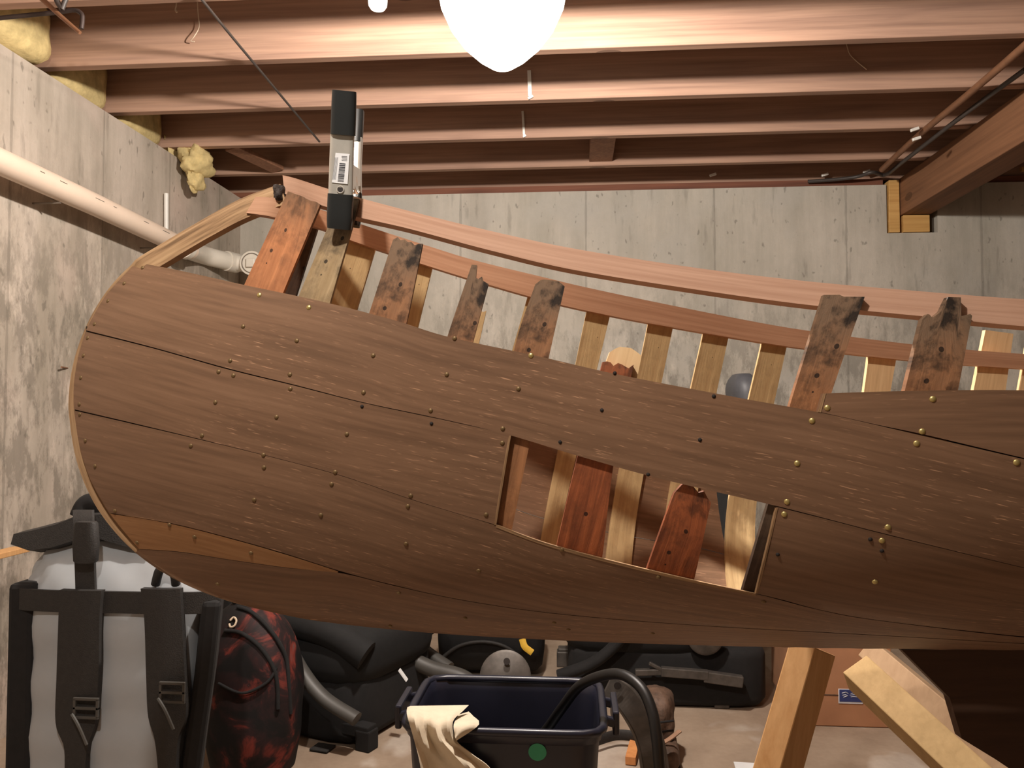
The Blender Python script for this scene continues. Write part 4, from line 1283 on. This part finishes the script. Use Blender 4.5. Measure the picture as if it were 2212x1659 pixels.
# ------------------------------------------------------------------ red and black daypack
RY = 2.12
dz0, dz1 = 0.0, W(0, 1318, Y=RY).z
dxl, dxr = W(420, 1500, Y=RY).x, W(614, 1500, Y=RY).x
dcx, da, db = (dxl + dxr) / 2, (dxr - dxl) / 2, 0.105
day = thing('daypack', (dcx, RY + db, 0), 'red and black tie-dye daypack standing right of the big grey pack', 'backpack')
rings = []
for i in range(23):
    t = i / 22
    z = 0.003 + dz1 * t
    s = 0.86 + 0.14 * min(1, t * 5)
    if t > 0.55: s *= (1 - ((t - 0.55) / 0.47) ** 2.6) ** 0.5
    rings.append(sup(dcx - 0.035 * max(0, t - 0.5) * 2, RY + db + 0.03 * t, z, max(0.012, da * s), max(0.012, db * s), 3, 44, 0, lambda a, zz: 1 + 0.02 * math.sin(5 * a + 20 * zz)))
b = bmesh.new(); ring_loft(b, rings); obj('body', b, MAT['tie_dye'], day, True)
def on_day(px, py, out=0.004):
    z = W(px, py, Y=RY).z; t = (z - 0.003) / dz1
    s = 0.86 + 0.14 * min(1, t * 5)
    if t > 0.55: s *= max(0.02, (1 - ((min(t, 0.999) - 0.55) / 0.47) ** 2.6)) ** 0.5
    cx = dcx - 0.035 * max(0, t - 0.5) * 2; x = W(px, py, Y=RY).x
    q = min(0.99, abs((x - cx) / (da * s)))
    return Vector((x, RY + db + 0.03 * t - db * s * (1 - q ** 3) ** (1 / 3) - out, z))
b = bmesh.new(); tube(b, smooth_path([on_day(*p) for p in ((470, 1372), (505, 1376), (545, 1400), (575, 1440), (588, 1480), (592, 1540))], 6), 0.006, 8); obj('zip', b, MAT['black_cloth'], day, True)
b = bmesh.new(); tube(b, smooth_path([on_day(*p, 0.006) for p in ((484, 1328), (515, 1336), (550, 1360), (580, 1398), (598, 1440), (606, 1490), (610, 1560))], 6), 0.006, 8); obj('piping', b, MAT['black_cloth'], day, True)
b = bmesh.new(); tube(b, smooth_path([on_day(*p, 0.008) for p in ((478, 1352), (484, 1346), (492, 1352), (490, 1362), (482, 1364), (478, 1358))], 6), 0.003, 8); obj('drawcord_loop', b, MAT['cobweb'], day, True)
b = bmesh.new(); tube(b, smooth_path([on_day(470, 1322, 0.0), on_day(480, 1304, -0.03), on_day(500, 1308, -0.03), on_day(520, 1330, 0.0)], 6), 0.007, 8); obj('grab_handle', b, MAT['webbing'], day, True)
b = bmesh.new(); tube(b, smooth_path([on_day(*p, 0.006) for p in ((466, 1480), (520, 1500), (570, 1480), (586, 1452))], 6), 0.004, 8); obj('pocket_seam', b, MAT['black_cloth'], day, True)

# ------------------------------------------------------------------ car seats
def car_seat(loc, rz, label, back_h, with_head=True, rail_mat='steel_dark', trim_mat='seat_trim'):
    root = thing('car_seat', loc, label, 'car seat', 'removed car seats')
    R = Matrix.Rotation(rz, 3, 'Z'); L = Vector(loc)
    def fix(bm_):
        for v_ in bm_.verts: v_.co = R @ v_.co + L
        return bm_
    def T(v_): return R @ Vector(v_) + L
    b = bmesh.new(); rounded_block(b, (-0.25, -0.25, 0.16), (0.28, 0.25, 0.34), 0.07, 5); obj('cushion', fix(b), MAT['seat_cloth'], root, True)
    for s in (-1, 1):
        b = bmesh.new(); tube(b, smooth_path([(0.27, s * 0.19, 0.27), (0.15, s * 0.215, 0.33), (-0.08, s * 0.22, 0.36), (-0.20, s * 0.22, 0.40)], 6), 0.045, 14); obj('side_bolster', fix(b), MAT['seat_cloth'], root, True)
    b = bmesh.new()
    rings = []
    for i in range(14):
        t = i / 13
        z = 0.30 + (back_h - 0.30) * t
        hw = 0.25 - 0.06 * max(0, t - 0.55) ** 1.3 * 2
        rings.append(sup(-0.22 - 0.16 * t, 0, z, 0.075 - 0.02 * t, hw, 3.5, 36))
    rings = [[p.lerp(sum(rings[0], Vector()) / 36, 0.35) for p in rings[0]]] + rings + [[p.lerp(sum(rings[-1], Vector()) / 36, 0.35) + Vector((0, 0, 0.02)) for p in rings[-1]]]
    ring_loft(b, rings); obj('backrest', fix(b), MAT['seat_cloth'], root, True)
    # moulded trims sweeping from backrest to cushion
    for s in (-1, 1):
        b = bmesh.new(); tube(b, smooth_path([(-0.10, s * 0.268, 0.50), (-0.03, s * 0.272, 0.40), (0.03, s * 0.275, 0.31), (0.10, s * 0.275, 0.22), (0.18, s * 0.272, 0.155), (0.29, s * 0.262, 0.11)], 8), 0.024, 12, flat=0.8); obj('side_trim', fix(b), MAT[trim_mat], root, True)
        rq = Vector((0, 0, 1)).rotation_difference(Vector((0, s, 0))).to_matrix()
        b = bmesh.new(); lathe(b, [(0.06, 0), (0.06, 0.012), (0.052, 0.018)], 28, (-0.2, s * 0.255, 0.25), rq)
        d = obj('recliner_disc', fix(b), MAT['steel_dark'], root, True)
        b = bmesh.new(); lathe(b, [(0.014, 0), (0.014, 0.005)], 16, (-0.2, s * 0.275, 0.25), rq); obj('bolt', fix(b), MAT['black_cloth'], d)
        b = bmesh.new(); bar(b, (-0.28, s * 0.2, 0.055), (0.30, s * 0.2, 0.055), 0.045, 0.035, side=(0, 1, 0))
        for xq in (-0.26, 0.28): bar(b, (xq, s * 0.2, 0.0), (xq, s * 0.2, 0.06), 0.05, 0.05, side=(1, 0, 0))
        obj('rail', fix(b), MAT[rail_mat], root, bevel=0.004)
        b = bmesh.new(); bar(b, (-0.2, s * 0.2, 0.07), (0.22, s * 0.2, 0.07), 0.02, 0.02); bar(b, (-0.18, s * 0.2, 0.07), (-0.16, s * 0.2, 0.2), 0.03, 0.02); bar(b, (0.2, s * 0.2, 0.07), (0.18, s * 0.2, 0.2), 0.03, 0.02); obj('riser', fix(b), MAT['steel_dark'], root)
    b = bmesh.new(); rounded_block(b, (-0.42, -0.235, 0.004), (0.26, 0.235, 0.20), 0.03, 8); obj('base_shroud', fix(b), MAT['black_cloth'], root, True)
    if with_head:
        b = bmesh.new()
        rings = [sup(-0.40 + 0.02 * t, 0, back_h + 0.05 + 0.17 * t, 0.055 * (1 - abs(2 * t - 1) ** 3 * 0.55), 0.135 * (1 - abs(2 * t - 1) ** 3.2 * 0.40), 3, 36) for t in [i / 10 for i in range(11)]]
        ring_loft(b, rings); hd = obj('headrest', fix(b), MAT['headrest'], root, True)
        for s in (-0.05, 0.05):
            b = bmesh.new(); tube(b, [T((-0.385, s, back_h - 0.03)), T((-0.395, s, back_h + 0.08))], 0.006, 10); obj('headrest_post', b, MAT['chrome'], hd, True)
    return root


qa = W(735, 1560, Z=0)
seat_a = car_seat((-0.80, 2.66, 0), math.radians(-22), 'black car seat on the floor right of the daypack, grey side trims sweeping down', 0.78, False, 'black_cloth')
hq = W(1580, 832, Y=3.0)
seat_b = car_seat((hq.x - 0.345, 3.0, 0), math.radians(180), 'black car seat by the back wall, grey headrest showing between the canoe ribs', 0.92, True, 'steel_dark', 'black_cloth')

b = bmesh.new(); bar(b, W(1372, 1452, Y=2.735), W(1440, 1450, Y=2.735), 0.020, 0.022, side=(0, 0, 1)); bar(b, W(1428, 1450, Y=2.732), W(1530, 1458, Y=2.732), 0.030, 0.026, side=(0, 0, 1)); bar(b, W(1402, 1432, Y=2.73), W(1436, 1450, Y=2.73), 0.012, 0.014, side=(0, 0, 1)); bar(b, W(1520, 1460, Y=2.735), W(1604, 1472, Y=2.735), 0.036, 0.03, side=(0, 0, 1))
obj('seat_slide', b, MAT['steel_dark'], seat_b, bevel=0.003)
b = bmesh.new(); tube(b, smooth_path([W(800, 1330, Y=2.72), W(828, 1366, Y=2.70), W(872, 1412, Y=2.68), W(928, 1443, Y=2.66), W(1000, 1464, Y=2.64), W(1040, 1500, Y=2.62)], 8), 0.026, 12)
obj('seat_frame_tube', b, MAT['seat_trim'], seat_a, True)
# dark duffel between the seats with a yellow tag
dq = W(1058, 1440, Y=3.0)
duf = thing('duffel_bag', (dq.x, 3.1, 0), 'black duffel bag with a yellow tag behind the navy tote', 'bag')
b = bmesh.new()
rings = [[Vector((dq.x - 0.20 + 0.40 * t, 3.12 + 0.17 * s_ * math.cos(a), 0.19 + 0.185 * s_ * math.sin(a))) for a in [2 * math.pi * i / 28 for i in range(28)]] for t, s_ in ((0, 0.55), (0.02, 0.85), (0.08, 0.97), (0.3, 1.0), (0.5, 0.98), (0.7, 1.0), (0.92, 0.97), (0.98, 0.85), (1, 0.55))]
ring_loft(b, rings); obj('body', b, MAT['black_cloth'], duf, True)
b = bmesh.new(); tube(b, smooth_path([W(1128, 1380, Y=2.93), W(1133, 1396, Y=2.925), W(1142, 1404, Y=2.925), W(1150, 1410, Y=2.925)], 5), 0.012, 8, flat=0.25, up=(0, 1, 0)); obj('tag', b, MAT['yellow'], duf, True)
b = bmesh.new(); tube(b, smooth_path([W(950, 1425, Y=2.96), W(990, 1396, Y=2.95), W(1040, 1386, Y=2.945), W(1090, 1396, Y=2.95), W(1130, 1425, Y=2.96)], 6), 0.006, 8); obj('zip', b, MAT['webbing'], duf, True)
b = bmesh.new(); q = W(1092, 1462, Y=2.45); rq = Vector((0, 0, 1)).rotation_difference(Vector((0, -1, 0.35))).to_matrix()
lathe(b, [(0.078, 0), (0.078, 0.01), (0.070, 0.014)], 36, q, rq)
fl0 = thing('steel_disc', (q.x, q.y + 0.03, 0), '', ''); fl = obj('disc', b, MAT['steel_dark'], fl0, True)
b = bmesh.new(); bar(b, (q.x, q.y + 0.02, 0.001), (q.x, q.y + 0.02, q.z), 0.05, 0.014, side=(1, 0, 0)); bar(b, (q.x - 0.08, q.y + 0.02, 0.006), (q.x + 0.08, q.y + 0.02, 0.006), 0.05, 0.01, side=(0, 1, 0)); obj('stand', b, MAT['steel_dark'], fl0)
tag(fl0, 'round grey steel disc showing above the back rim of the navy tote', 'disc')
b = bmesh.new(); lathe(b, [(0.010, 0.012), (0.010, 0.017)], 16, q + Vector((0.005, 0.0, 0.046)), rq); obj('bolt_hole', b, MAT['nail_dark'], fl)

# ------------------------------------------------------------------ navy storage tote
TY0 = 1.60; rz_ = W(1080, 1578, Y=TY0).z
txl, txr = W(862, 1575, Y=TY0).x, W(1310, 1575, Y=TY0).x
TYd = W(1100, 1463, Z=rz_).y
tcx, tcy, ta, tb = (txl + txr) / 2, (TY0 + TYd) / 2, (txr - txl) / 2, (TYd - TY0) / 2
tote = thing('storage_tote', (tcx, tcy, 0), 'open navy blue plastic storage tote in front, with a small green sticker', 'storage box')
b = bmesh.new()
E = 9
outer = [sup(tcx, tcy, z, ta * s, tb * s, E, 56) for z, s in ((0.002, 0.80), (0.02, 0.84), (rz_ * 0.5, 0.895), (rz_ - 0.03, 0.945), (rz_ - 0.028, 0.965), (rz_ - 0.004, 0.995), (rz_, 1.0), (rz_ + 0.001, 0.975), (rz_ - 0.002, 0.955))]
inner = [sup(tcx, tcy, z, ta * s, tb * s, E, 56) for z, s in ((rz_ - 0.03, 0.925), (rz_ * 0.5, 0.875), (0.02, 0.82), (0.014, 0.79))]
ring_loft(b, outer + inner); obj('body', b, MAT['tote'], tote, True)
b = bmesh.new(); tube(b, [Vector(p) for p in sup(tcx, tcy, rz_ - 0.004, ta * 0.988, tb * 0.985, E, 56)] + [Vector(sup(tcx, tcy, rz_ - 0.004, ta * 0.988, tb * 0.985, E, 56)[0])], 0.009, 8); obj('rim', b, MAT['tote'], tote, True)
for s in (-1, 1):
    x = tcx + s * (ta + 0.012); b = bmesh.new()
    for yy0 in (-0.055, 0.055): bar(b, (x - s * 0.014, tcy + yy0, rz_ - 0.012), (x + s * 0.012, tcy + yy0, rz_ - 0.018), 0.014, 0.02)
    bar(b, (x + s * 0.012, tcy - 0.062, rz_ - 0.018), (x + s * 0.012, tcy + 0.062, rz_ - 0.018), 0.014, 0.05)
    obj('handle', b, MAT['tote'], tote, bevel=0.004)
b = bmesh.new(); sq = W(1161, 1622, Y=TY0 + 0.004); rq = Vector((0, 0, 1)).rotation_difference(Vector((0, -1, -0.12))).to_matrix()
sty = tcy - tb * 0.948
sq = W(1161, 1624, Y=sty)
lathe(b, [(0.017, -0.004), (0.018, 0.0015)], 24, sq, rq); obj('sticker', b, MAT['sticker_green'], tote)
# cloth over the front left rim
cl2 = []
rowsL = [(886, 1526, 0.07), (879, 1530, 0.04), (880, 1548, -0.012), (892, 1590, -0.024), (905, 1640, -0.026), (915, 1700, -0.024), (920, 1760, -0.022)]
rowsR = [(1012, 1524, 0.09), (1000, 1536, 0.05), (978, 1560, -0.012), (985, 1600, -0.026), (1020, 1630, -0.026), (1065, 1670, -0.024), (1085, 1760, -0.022)]
Ls, Rs = catmull(rowsL, 36), catmull(rowsR, 36)
P = np.zeros((36, 16, 3)); Q = P.copy()
for i in range(36):
    for j in range(16):
        t = j / 15
        a = Ls[i] * (1 - t) + Rs[i] * t
        yv = TY0 + a[2] - 0.012 * math.sin(t * 9 + i * 0.12) * min(1, i / 12) - 0.006 * math.sin(t * 17 - i * 0.2)
        q = W(a[0], a[1], Y=yv); P[i, j] = q; Q[i, j] = q + Vector((0, 0.003, 0))
o = solid_grid('canvas_cloth', P, Q, MAT['canvas']); tag(o, 'cream canvas cloth hanging over the front left corner of the navy tote', 'cloth')
P = np.zeros((14, 8, 3)); Q = P.copy()
Ls, Rs = catmull([(990, 1545, 0.12), (986, 1552, 0.04), (980, 1566, -0.016), (982, 1590, -0.03)], 14), catmull([(1012, 1538, 0.14), (1022, 1548, 0.06), (1034, 1566, 0.0), (986, 1600, -0.03)], 14)
for i in range(14):
    for j in range(8):
        t = j / 7; a = Ls[i] * (1 - t) + Rs[i] * t; q = W(a[0], a[1], Y=TY0 + a[2] - 0.01 * math.sin(t * 3.1)); P[i, j] = q; Q[i, j] = q + Vector((0, 0.003, 0))
f2 = solid_grid('folded_corner', P, Q, MAT['canvas'], o)
# black hose arching out of the tote
b = bmesh.new(); tube(b, smooth_path([W(1160, 1600, Y=1.80), W(1185, 1570, Y=1.78), W(1215, 1528, Y=1.74), W(1252, 1482, Y=1.70), W(1300, 1460, Y=1.66), W(1345, 1458, Y=1.62), W(1385, 1486, Y=1.58), W(1408, 1535, Y=1.55), W(1418, 1590, Y=1.53), W(1424, 1650, Y=1.52), W(1430, 1740, Y=1.52), W(1434, 1990, Y=1.52)], 8), 0.0108, 14)
tag(obj('hose', b, MAT['hose'], None, True), 'black rubber hose arching out of the navy tote', 'hose')
# bent seat bracket leaning on the tote
b = bmesh.new()
path = smooth_path([W(1312, 1478, Y=1.98), W(1345, 1500, Y=1.97), W(1375, 1540, Y=1.96), W(1398, 1585, Y=1.96), W(1412, 1640, Y=1.96), W(1425, 1760, Y=1.98)], 7)
rings = []
for i, p in enumerate(path):
    d = (path[min(i + 1, len(path) - 1)] - path[max(i - 1, 0)]).normalized(); s = d.cross(Vector((0, 1, 0))).normalized(); hwid = 0.034
    rings.append([p + s * hwid + Vector((0, 0.004, 0)), p + s * hwid * 0.8 + Vector((0, -0.008, 0)), p - s * hwid * 0.8 + Vector((0, -0.008, 0)), p - s * hwid + Vector((0, 0.004, 0)), p - s * hwid + Vector((0, 0.03, 0)), p - s * hwid * 0.8 + Vector((0, 0.004, 0)), p + s * hwid * 0.8 + Vector((0, 0.004, 0)), p + s * hwid + Vector((0, 0.03, 0))])
ring_loft(b, rings); br = obj('metal_bracket', b, MAT['steel_dark'], None, bevel=0.002); tag(br, 'bent grey metal bracket with a hole leaning between tote and boot', 'bracket')
b = bmesh.new(); q = W(1334, 1481, Y=1.958); rq = Vector((0, 0, 1)).rotation_difference(Vector((0, -1, 0))).to_matrix(); lathe(b, [(0.009, 0), (0.009, 0.002)], 20, q, rq); obj('bolt_hole', b, MAT['nail_dark'], br)
# brown boot
bt = thing('work_boot', W(1445, 1655, Z=0), 'crumpled brown leather work boot on the floor right of the hose', 'boot')
by = 2.22
q0, q1 = W(1398, 1652, Y=by), W(1475, 1652, Y=by)
bw = (q1.x - q0.x)
lump('upper', MAT['leather'], (q0.x, by, 0.002), (q1.x, by + 0.24, 0.085), None, None, seed=3, amp=0.10, e=3, parent=bt)
lump('shaft', MAT['leather'], (q0.x - 0.0, by + 0.07, 0.05), (q1.x - 0.008, by + 0.22, 0.205), None, None, seed=9, amp=0.16, e=2.6, parent=bt)
b = bmesh.new(); rounded_block(b, (q0.x - 0.004, by - 0.012, 0.001), (q1.x + 0.004, by + 0.25, 0.022), 0.008, 3); obj('sole', b, MAT['black_cloth'], bt, True)
b = bmesh.new(); tube(b, smooth_path([(q0.x + 0.01, by - 0.008, 0.10), (q0.x + bw * 0.5, by - 0.014, 0.115), (q1.x - 0.006, by + 0.02, 0.13)], 6), 0.010, 8, flat=0.5); obj('tongue_edge', b, MAT['leather_pale'], bt, True)
b = bmesh.new()
for i in range(3): tube(b, [(q0.x + 0.02, by + 0.045 - 0.01 * i, 0.088 + 0.03 * i), (q1.x - 0.02, by + 0.045 - 0.01 * i, 0.096 + 0.03 * i)], 0.003, 6)
obj('lace', b, MAT['black_cloth'], bt, True)
# orange stick, dark strap on the floor
b = bmesh.new(); bar(b, W(1382, 1566, Z=0.014), W(1362, 1644, Z=0.014), 0.030, 0.024, side=(1, 0, 0))
tag(obj('wood_stick', b, MAT['stick'], bevel=0.002), 'short orange wood stick on the floor between tote and boot', 'stick')
b = bmesh.new(); tube(b, smooth_path([W(1290, 1600, Z=0.035), W(1330, 1588, Z=0.036), W(1366, 1590, Z=0.036), W(1384, 1598, Z=0.036)], 6), 0.016, 10, flat=0.35, up=(0, 1, 0))
tag(obj('strap', b, MAT['webbing'], None, True), 'dark flat strap lying from the tote across the orange stick', 'strap')
b = bmesh.new(); bar(b, W(1464, 1478, Y=2.84), W(1472, 1502, Y=2.80), 0.018, 0.004, side=(1, 0, 0))
tag(obj('tape_measure_strip', b, MAT['yellow'], bevel=0.001), 'yellow marked strip hanging by the rear car seat base', 'strip')
b = bmesh.new(); q = W(1485, 1512, Z=0.0); bar(b, q + Vector((-0.02, 0, 0.012)), q + Vector((0.02, 0, 0.012)), 0.03, 0.022)
tag(obj('plastic_clip', b, MAT['blue'], bevel=0.005), 'small blue plastic clip on the floor before the rear seat', 'clip')
b = bmesh.new(); bar(b, W(678, 1612, Z=0.006), W(716, 1618, Z=0.006), 0.05, 0.006, segs=4)
tag(obj('scrap', b, MAT['webbing'], bevel=0.002), 'dark scrap on the floor near the daypack', 'scrap')
b = bmesh.new(); bar(b, W(1612, 1648, Z=0.004), W(1626, 1690, Z=0.004), 0.07, 0.003, side=(1, 0, 0), segs=4)
tag(obj('paper_scrap', b, MAT['paper']), 'white paper scrap on the floor left of the sawhorse leg', 'paper')
b = bmesh.new(); q = W(868, 1458, Y=2.4); bar(b, q + Vector((-0.008, 0, 0.016)), q + Vector((0.016, 0, -0.016)), 0.022, 0.003)
tag(obj('card_scrap', b, MAT['paper']), 'pale scrap of card caught beside the front car seat trim', 'paper')

# ------------------------------------------------------------------ cardboard box
cb0, cb1 = W(1737, 1568, Z=0), W(1922, 1568, Z=0)
cbx = thing('cardboard_box', ((cb0.x + cb1.x) / 2, cb0.y + 0.2, 0), 'brown cardboard box with a blue label behind the sawhorse', 'box')
HB = 0.36
b = bmesh.new(); box(b, (cb0.x, cb0.y, 0.001), (cb1.x, cb0.y + 0.42, HB)); obj('body', b, MAT['cardboard'], cbx, bevel=0.003)
b = bmesh.new(); bar(b, ((cb0.x + cb1.x) / 2, cb0.y - 0.001, HB - 0.002), ((cb0.x + cb1.x) / 2, cb0.y + 0.42, HB + 0.001), 0.05, 0.003, side=(1, 0, 0)); obj('tape', b, MAT['leather_pale'], cbx)
b = bmesh.new(); bar(b, (cb0.x + 0.004, cb0.y - 0.0005, 0.10), (cb1.x - 0.004, cb0.y - 0.0005, 0.10), 0.002, 0.003, side=(0, 1, 0)); obj('crease', b, MAT['leather'], cbx)
l0, l1 = W(1811, 1519, Y=cb0.y), W(1863, 1489, Y=cb0.y)
b = bmesh.new(); box(b, (l0.x, cb0.y - 0.0018, l0.z), (l1.x, cb0.y + 0.001, l1.z)); lb = obj('label', b, MAT['label_white'], cbx)
b = bmesh.new(); box(b, (l0.x + 0.003, cb0.y - 0.0026, l0.z + 0.006), (l1.x - 0.002, cb0.y - 0.001, l1.z - 0.002)); obj('printed_panel', b, MAT['label_blue'], lb)
b = bmesh.new(); yq = cb0.y - 0.003
def lp(fx, fz): return (l0.x + (l1.x - l0.x) * fx, yq, l0.z + (l1.z - l0.z) * fz)
tube(b, [lp(0.14, 0.72), lp(0.30, 0.80), lp(0.40, 0.70)], 0.0011, 5); tube(b, [lp(0.16, 0.58), lp(0.30, 0.62), lp(0.38, 0.56), lp(0.20, 0.44)], 0.0011, 5)
for fz, a, c in ((0.72, 0.5, 0.9), (0.6, 0.46, 0.84), (0.48, 0.5, 0.78)): tube(b, [lp(a, fz), lp((a + c) / 2, fz + 0.03), lp(c, fz)], 0.0008, 5)
obj('printed_mark', b, MAT['label_white'], lb)

# ------------------------------------------------------------------ sawhorse under the canoe
sh = thing('sawhorse', W(1830, 1900, w=1.25), 'new timber sawhorse carrying the canoe, angled leg and slanting boards', 'sawhorse')
def wood_bar(name, a, c, wa, wb, side, mat, parent=sh):
    """bar built along its own axis so that the grain follows it"""
    a = Vector(a); c = Vector(c); d = c - a
    b = bmesh.new(); sd = Vector(side)
    bar(b, a, c, wa, wb, side=sd, segs=6)
    return obj(name, b, mat, parent, bevel=0.002)
top = W(1757, 1398, w=1.30); ft = W(1682, 1659, w=1.27); dd = (ft - top).normalized(); ft2 = top + dd * ((0.0 - top.z) / dd.z)
wood_bar('leg', top, ft2, 0.042, 0.089, Vector(RV) * 0.743 - Vector(FV) * 0.669, MAT['stud'])
def roll(a, c, ang):
    """side vector for a slanting bar: rolled about its axis so that two faces look up"""
    d = (Vector(c) - Vector(a)).normalized(); n1 = Vector((0, 0, 1)) - d * d.z; n1.normalize(); n2 = d.cross(n1)
    return n1 * math.cos(ang) + n2 * math.sin(ang)


a0 = W(1852, 1452, w=1.46); a1 = W(2075, 1660, w=1.27); a2 = a0 + (a1 - a0) * 1.9
wood_bar('brace', a0, a2, 0.052, 0.054, roll(a0, a2, math.radians(35)), MAT['stud_pale'])
a0 = W(1890, 1412, w=1.56); a1 = W(2110, 1598, w=1.37); a2 = a0 + (a1 - a0) * 1.9
wood_bar('brace', a0, a2, 0.085, 0.040, roll(a0, a2, math.radians(60)), MAT['stud_grey'])
P = [W(px, py, w=1.16) for px, py in ((1948, 1404), (2052, 1508), (2078, 1596), (2150, 1640), (2240, 1700), (2420, 1720), (2420, 1402))]  # added panel: the hull's shadow over the boards built as a dark shape
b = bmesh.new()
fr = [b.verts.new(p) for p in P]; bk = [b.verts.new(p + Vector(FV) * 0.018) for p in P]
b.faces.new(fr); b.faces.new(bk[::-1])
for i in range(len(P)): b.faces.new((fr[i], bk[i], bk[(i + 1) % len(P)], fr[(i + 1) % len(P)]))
obj('shade_panel', b, MAT['shade_wood'], sh)
top = W(2230, 1480, w=1.2); wood_bar('leg', top, Vector((top.x + 0.05, top.y, 0.0)), 0.040, 0.089, Vector(RV), MAT['shade_wood'])

# the second bulb of the basement, over the viewer
bulb(LAMP_B[0], LAMP_B[1], LAMP_B[2] + 0.12, 1.0, 'bare bulb above the viewer on the near side of the canoe', MAT['globe'])
b = bmesh.new(); lathe(b, [(0.03, LAMP_B[2] + 0.12), (0.05, JB - 0.001)], 24, (LAMP_B[0], LAMP_B[1], 0)); tag(obj('lamp_holder', b, MAT['porcelain'], None, True), 'white porcelain lamp holder of the bare bulb above the viewer', 'lamp holder')
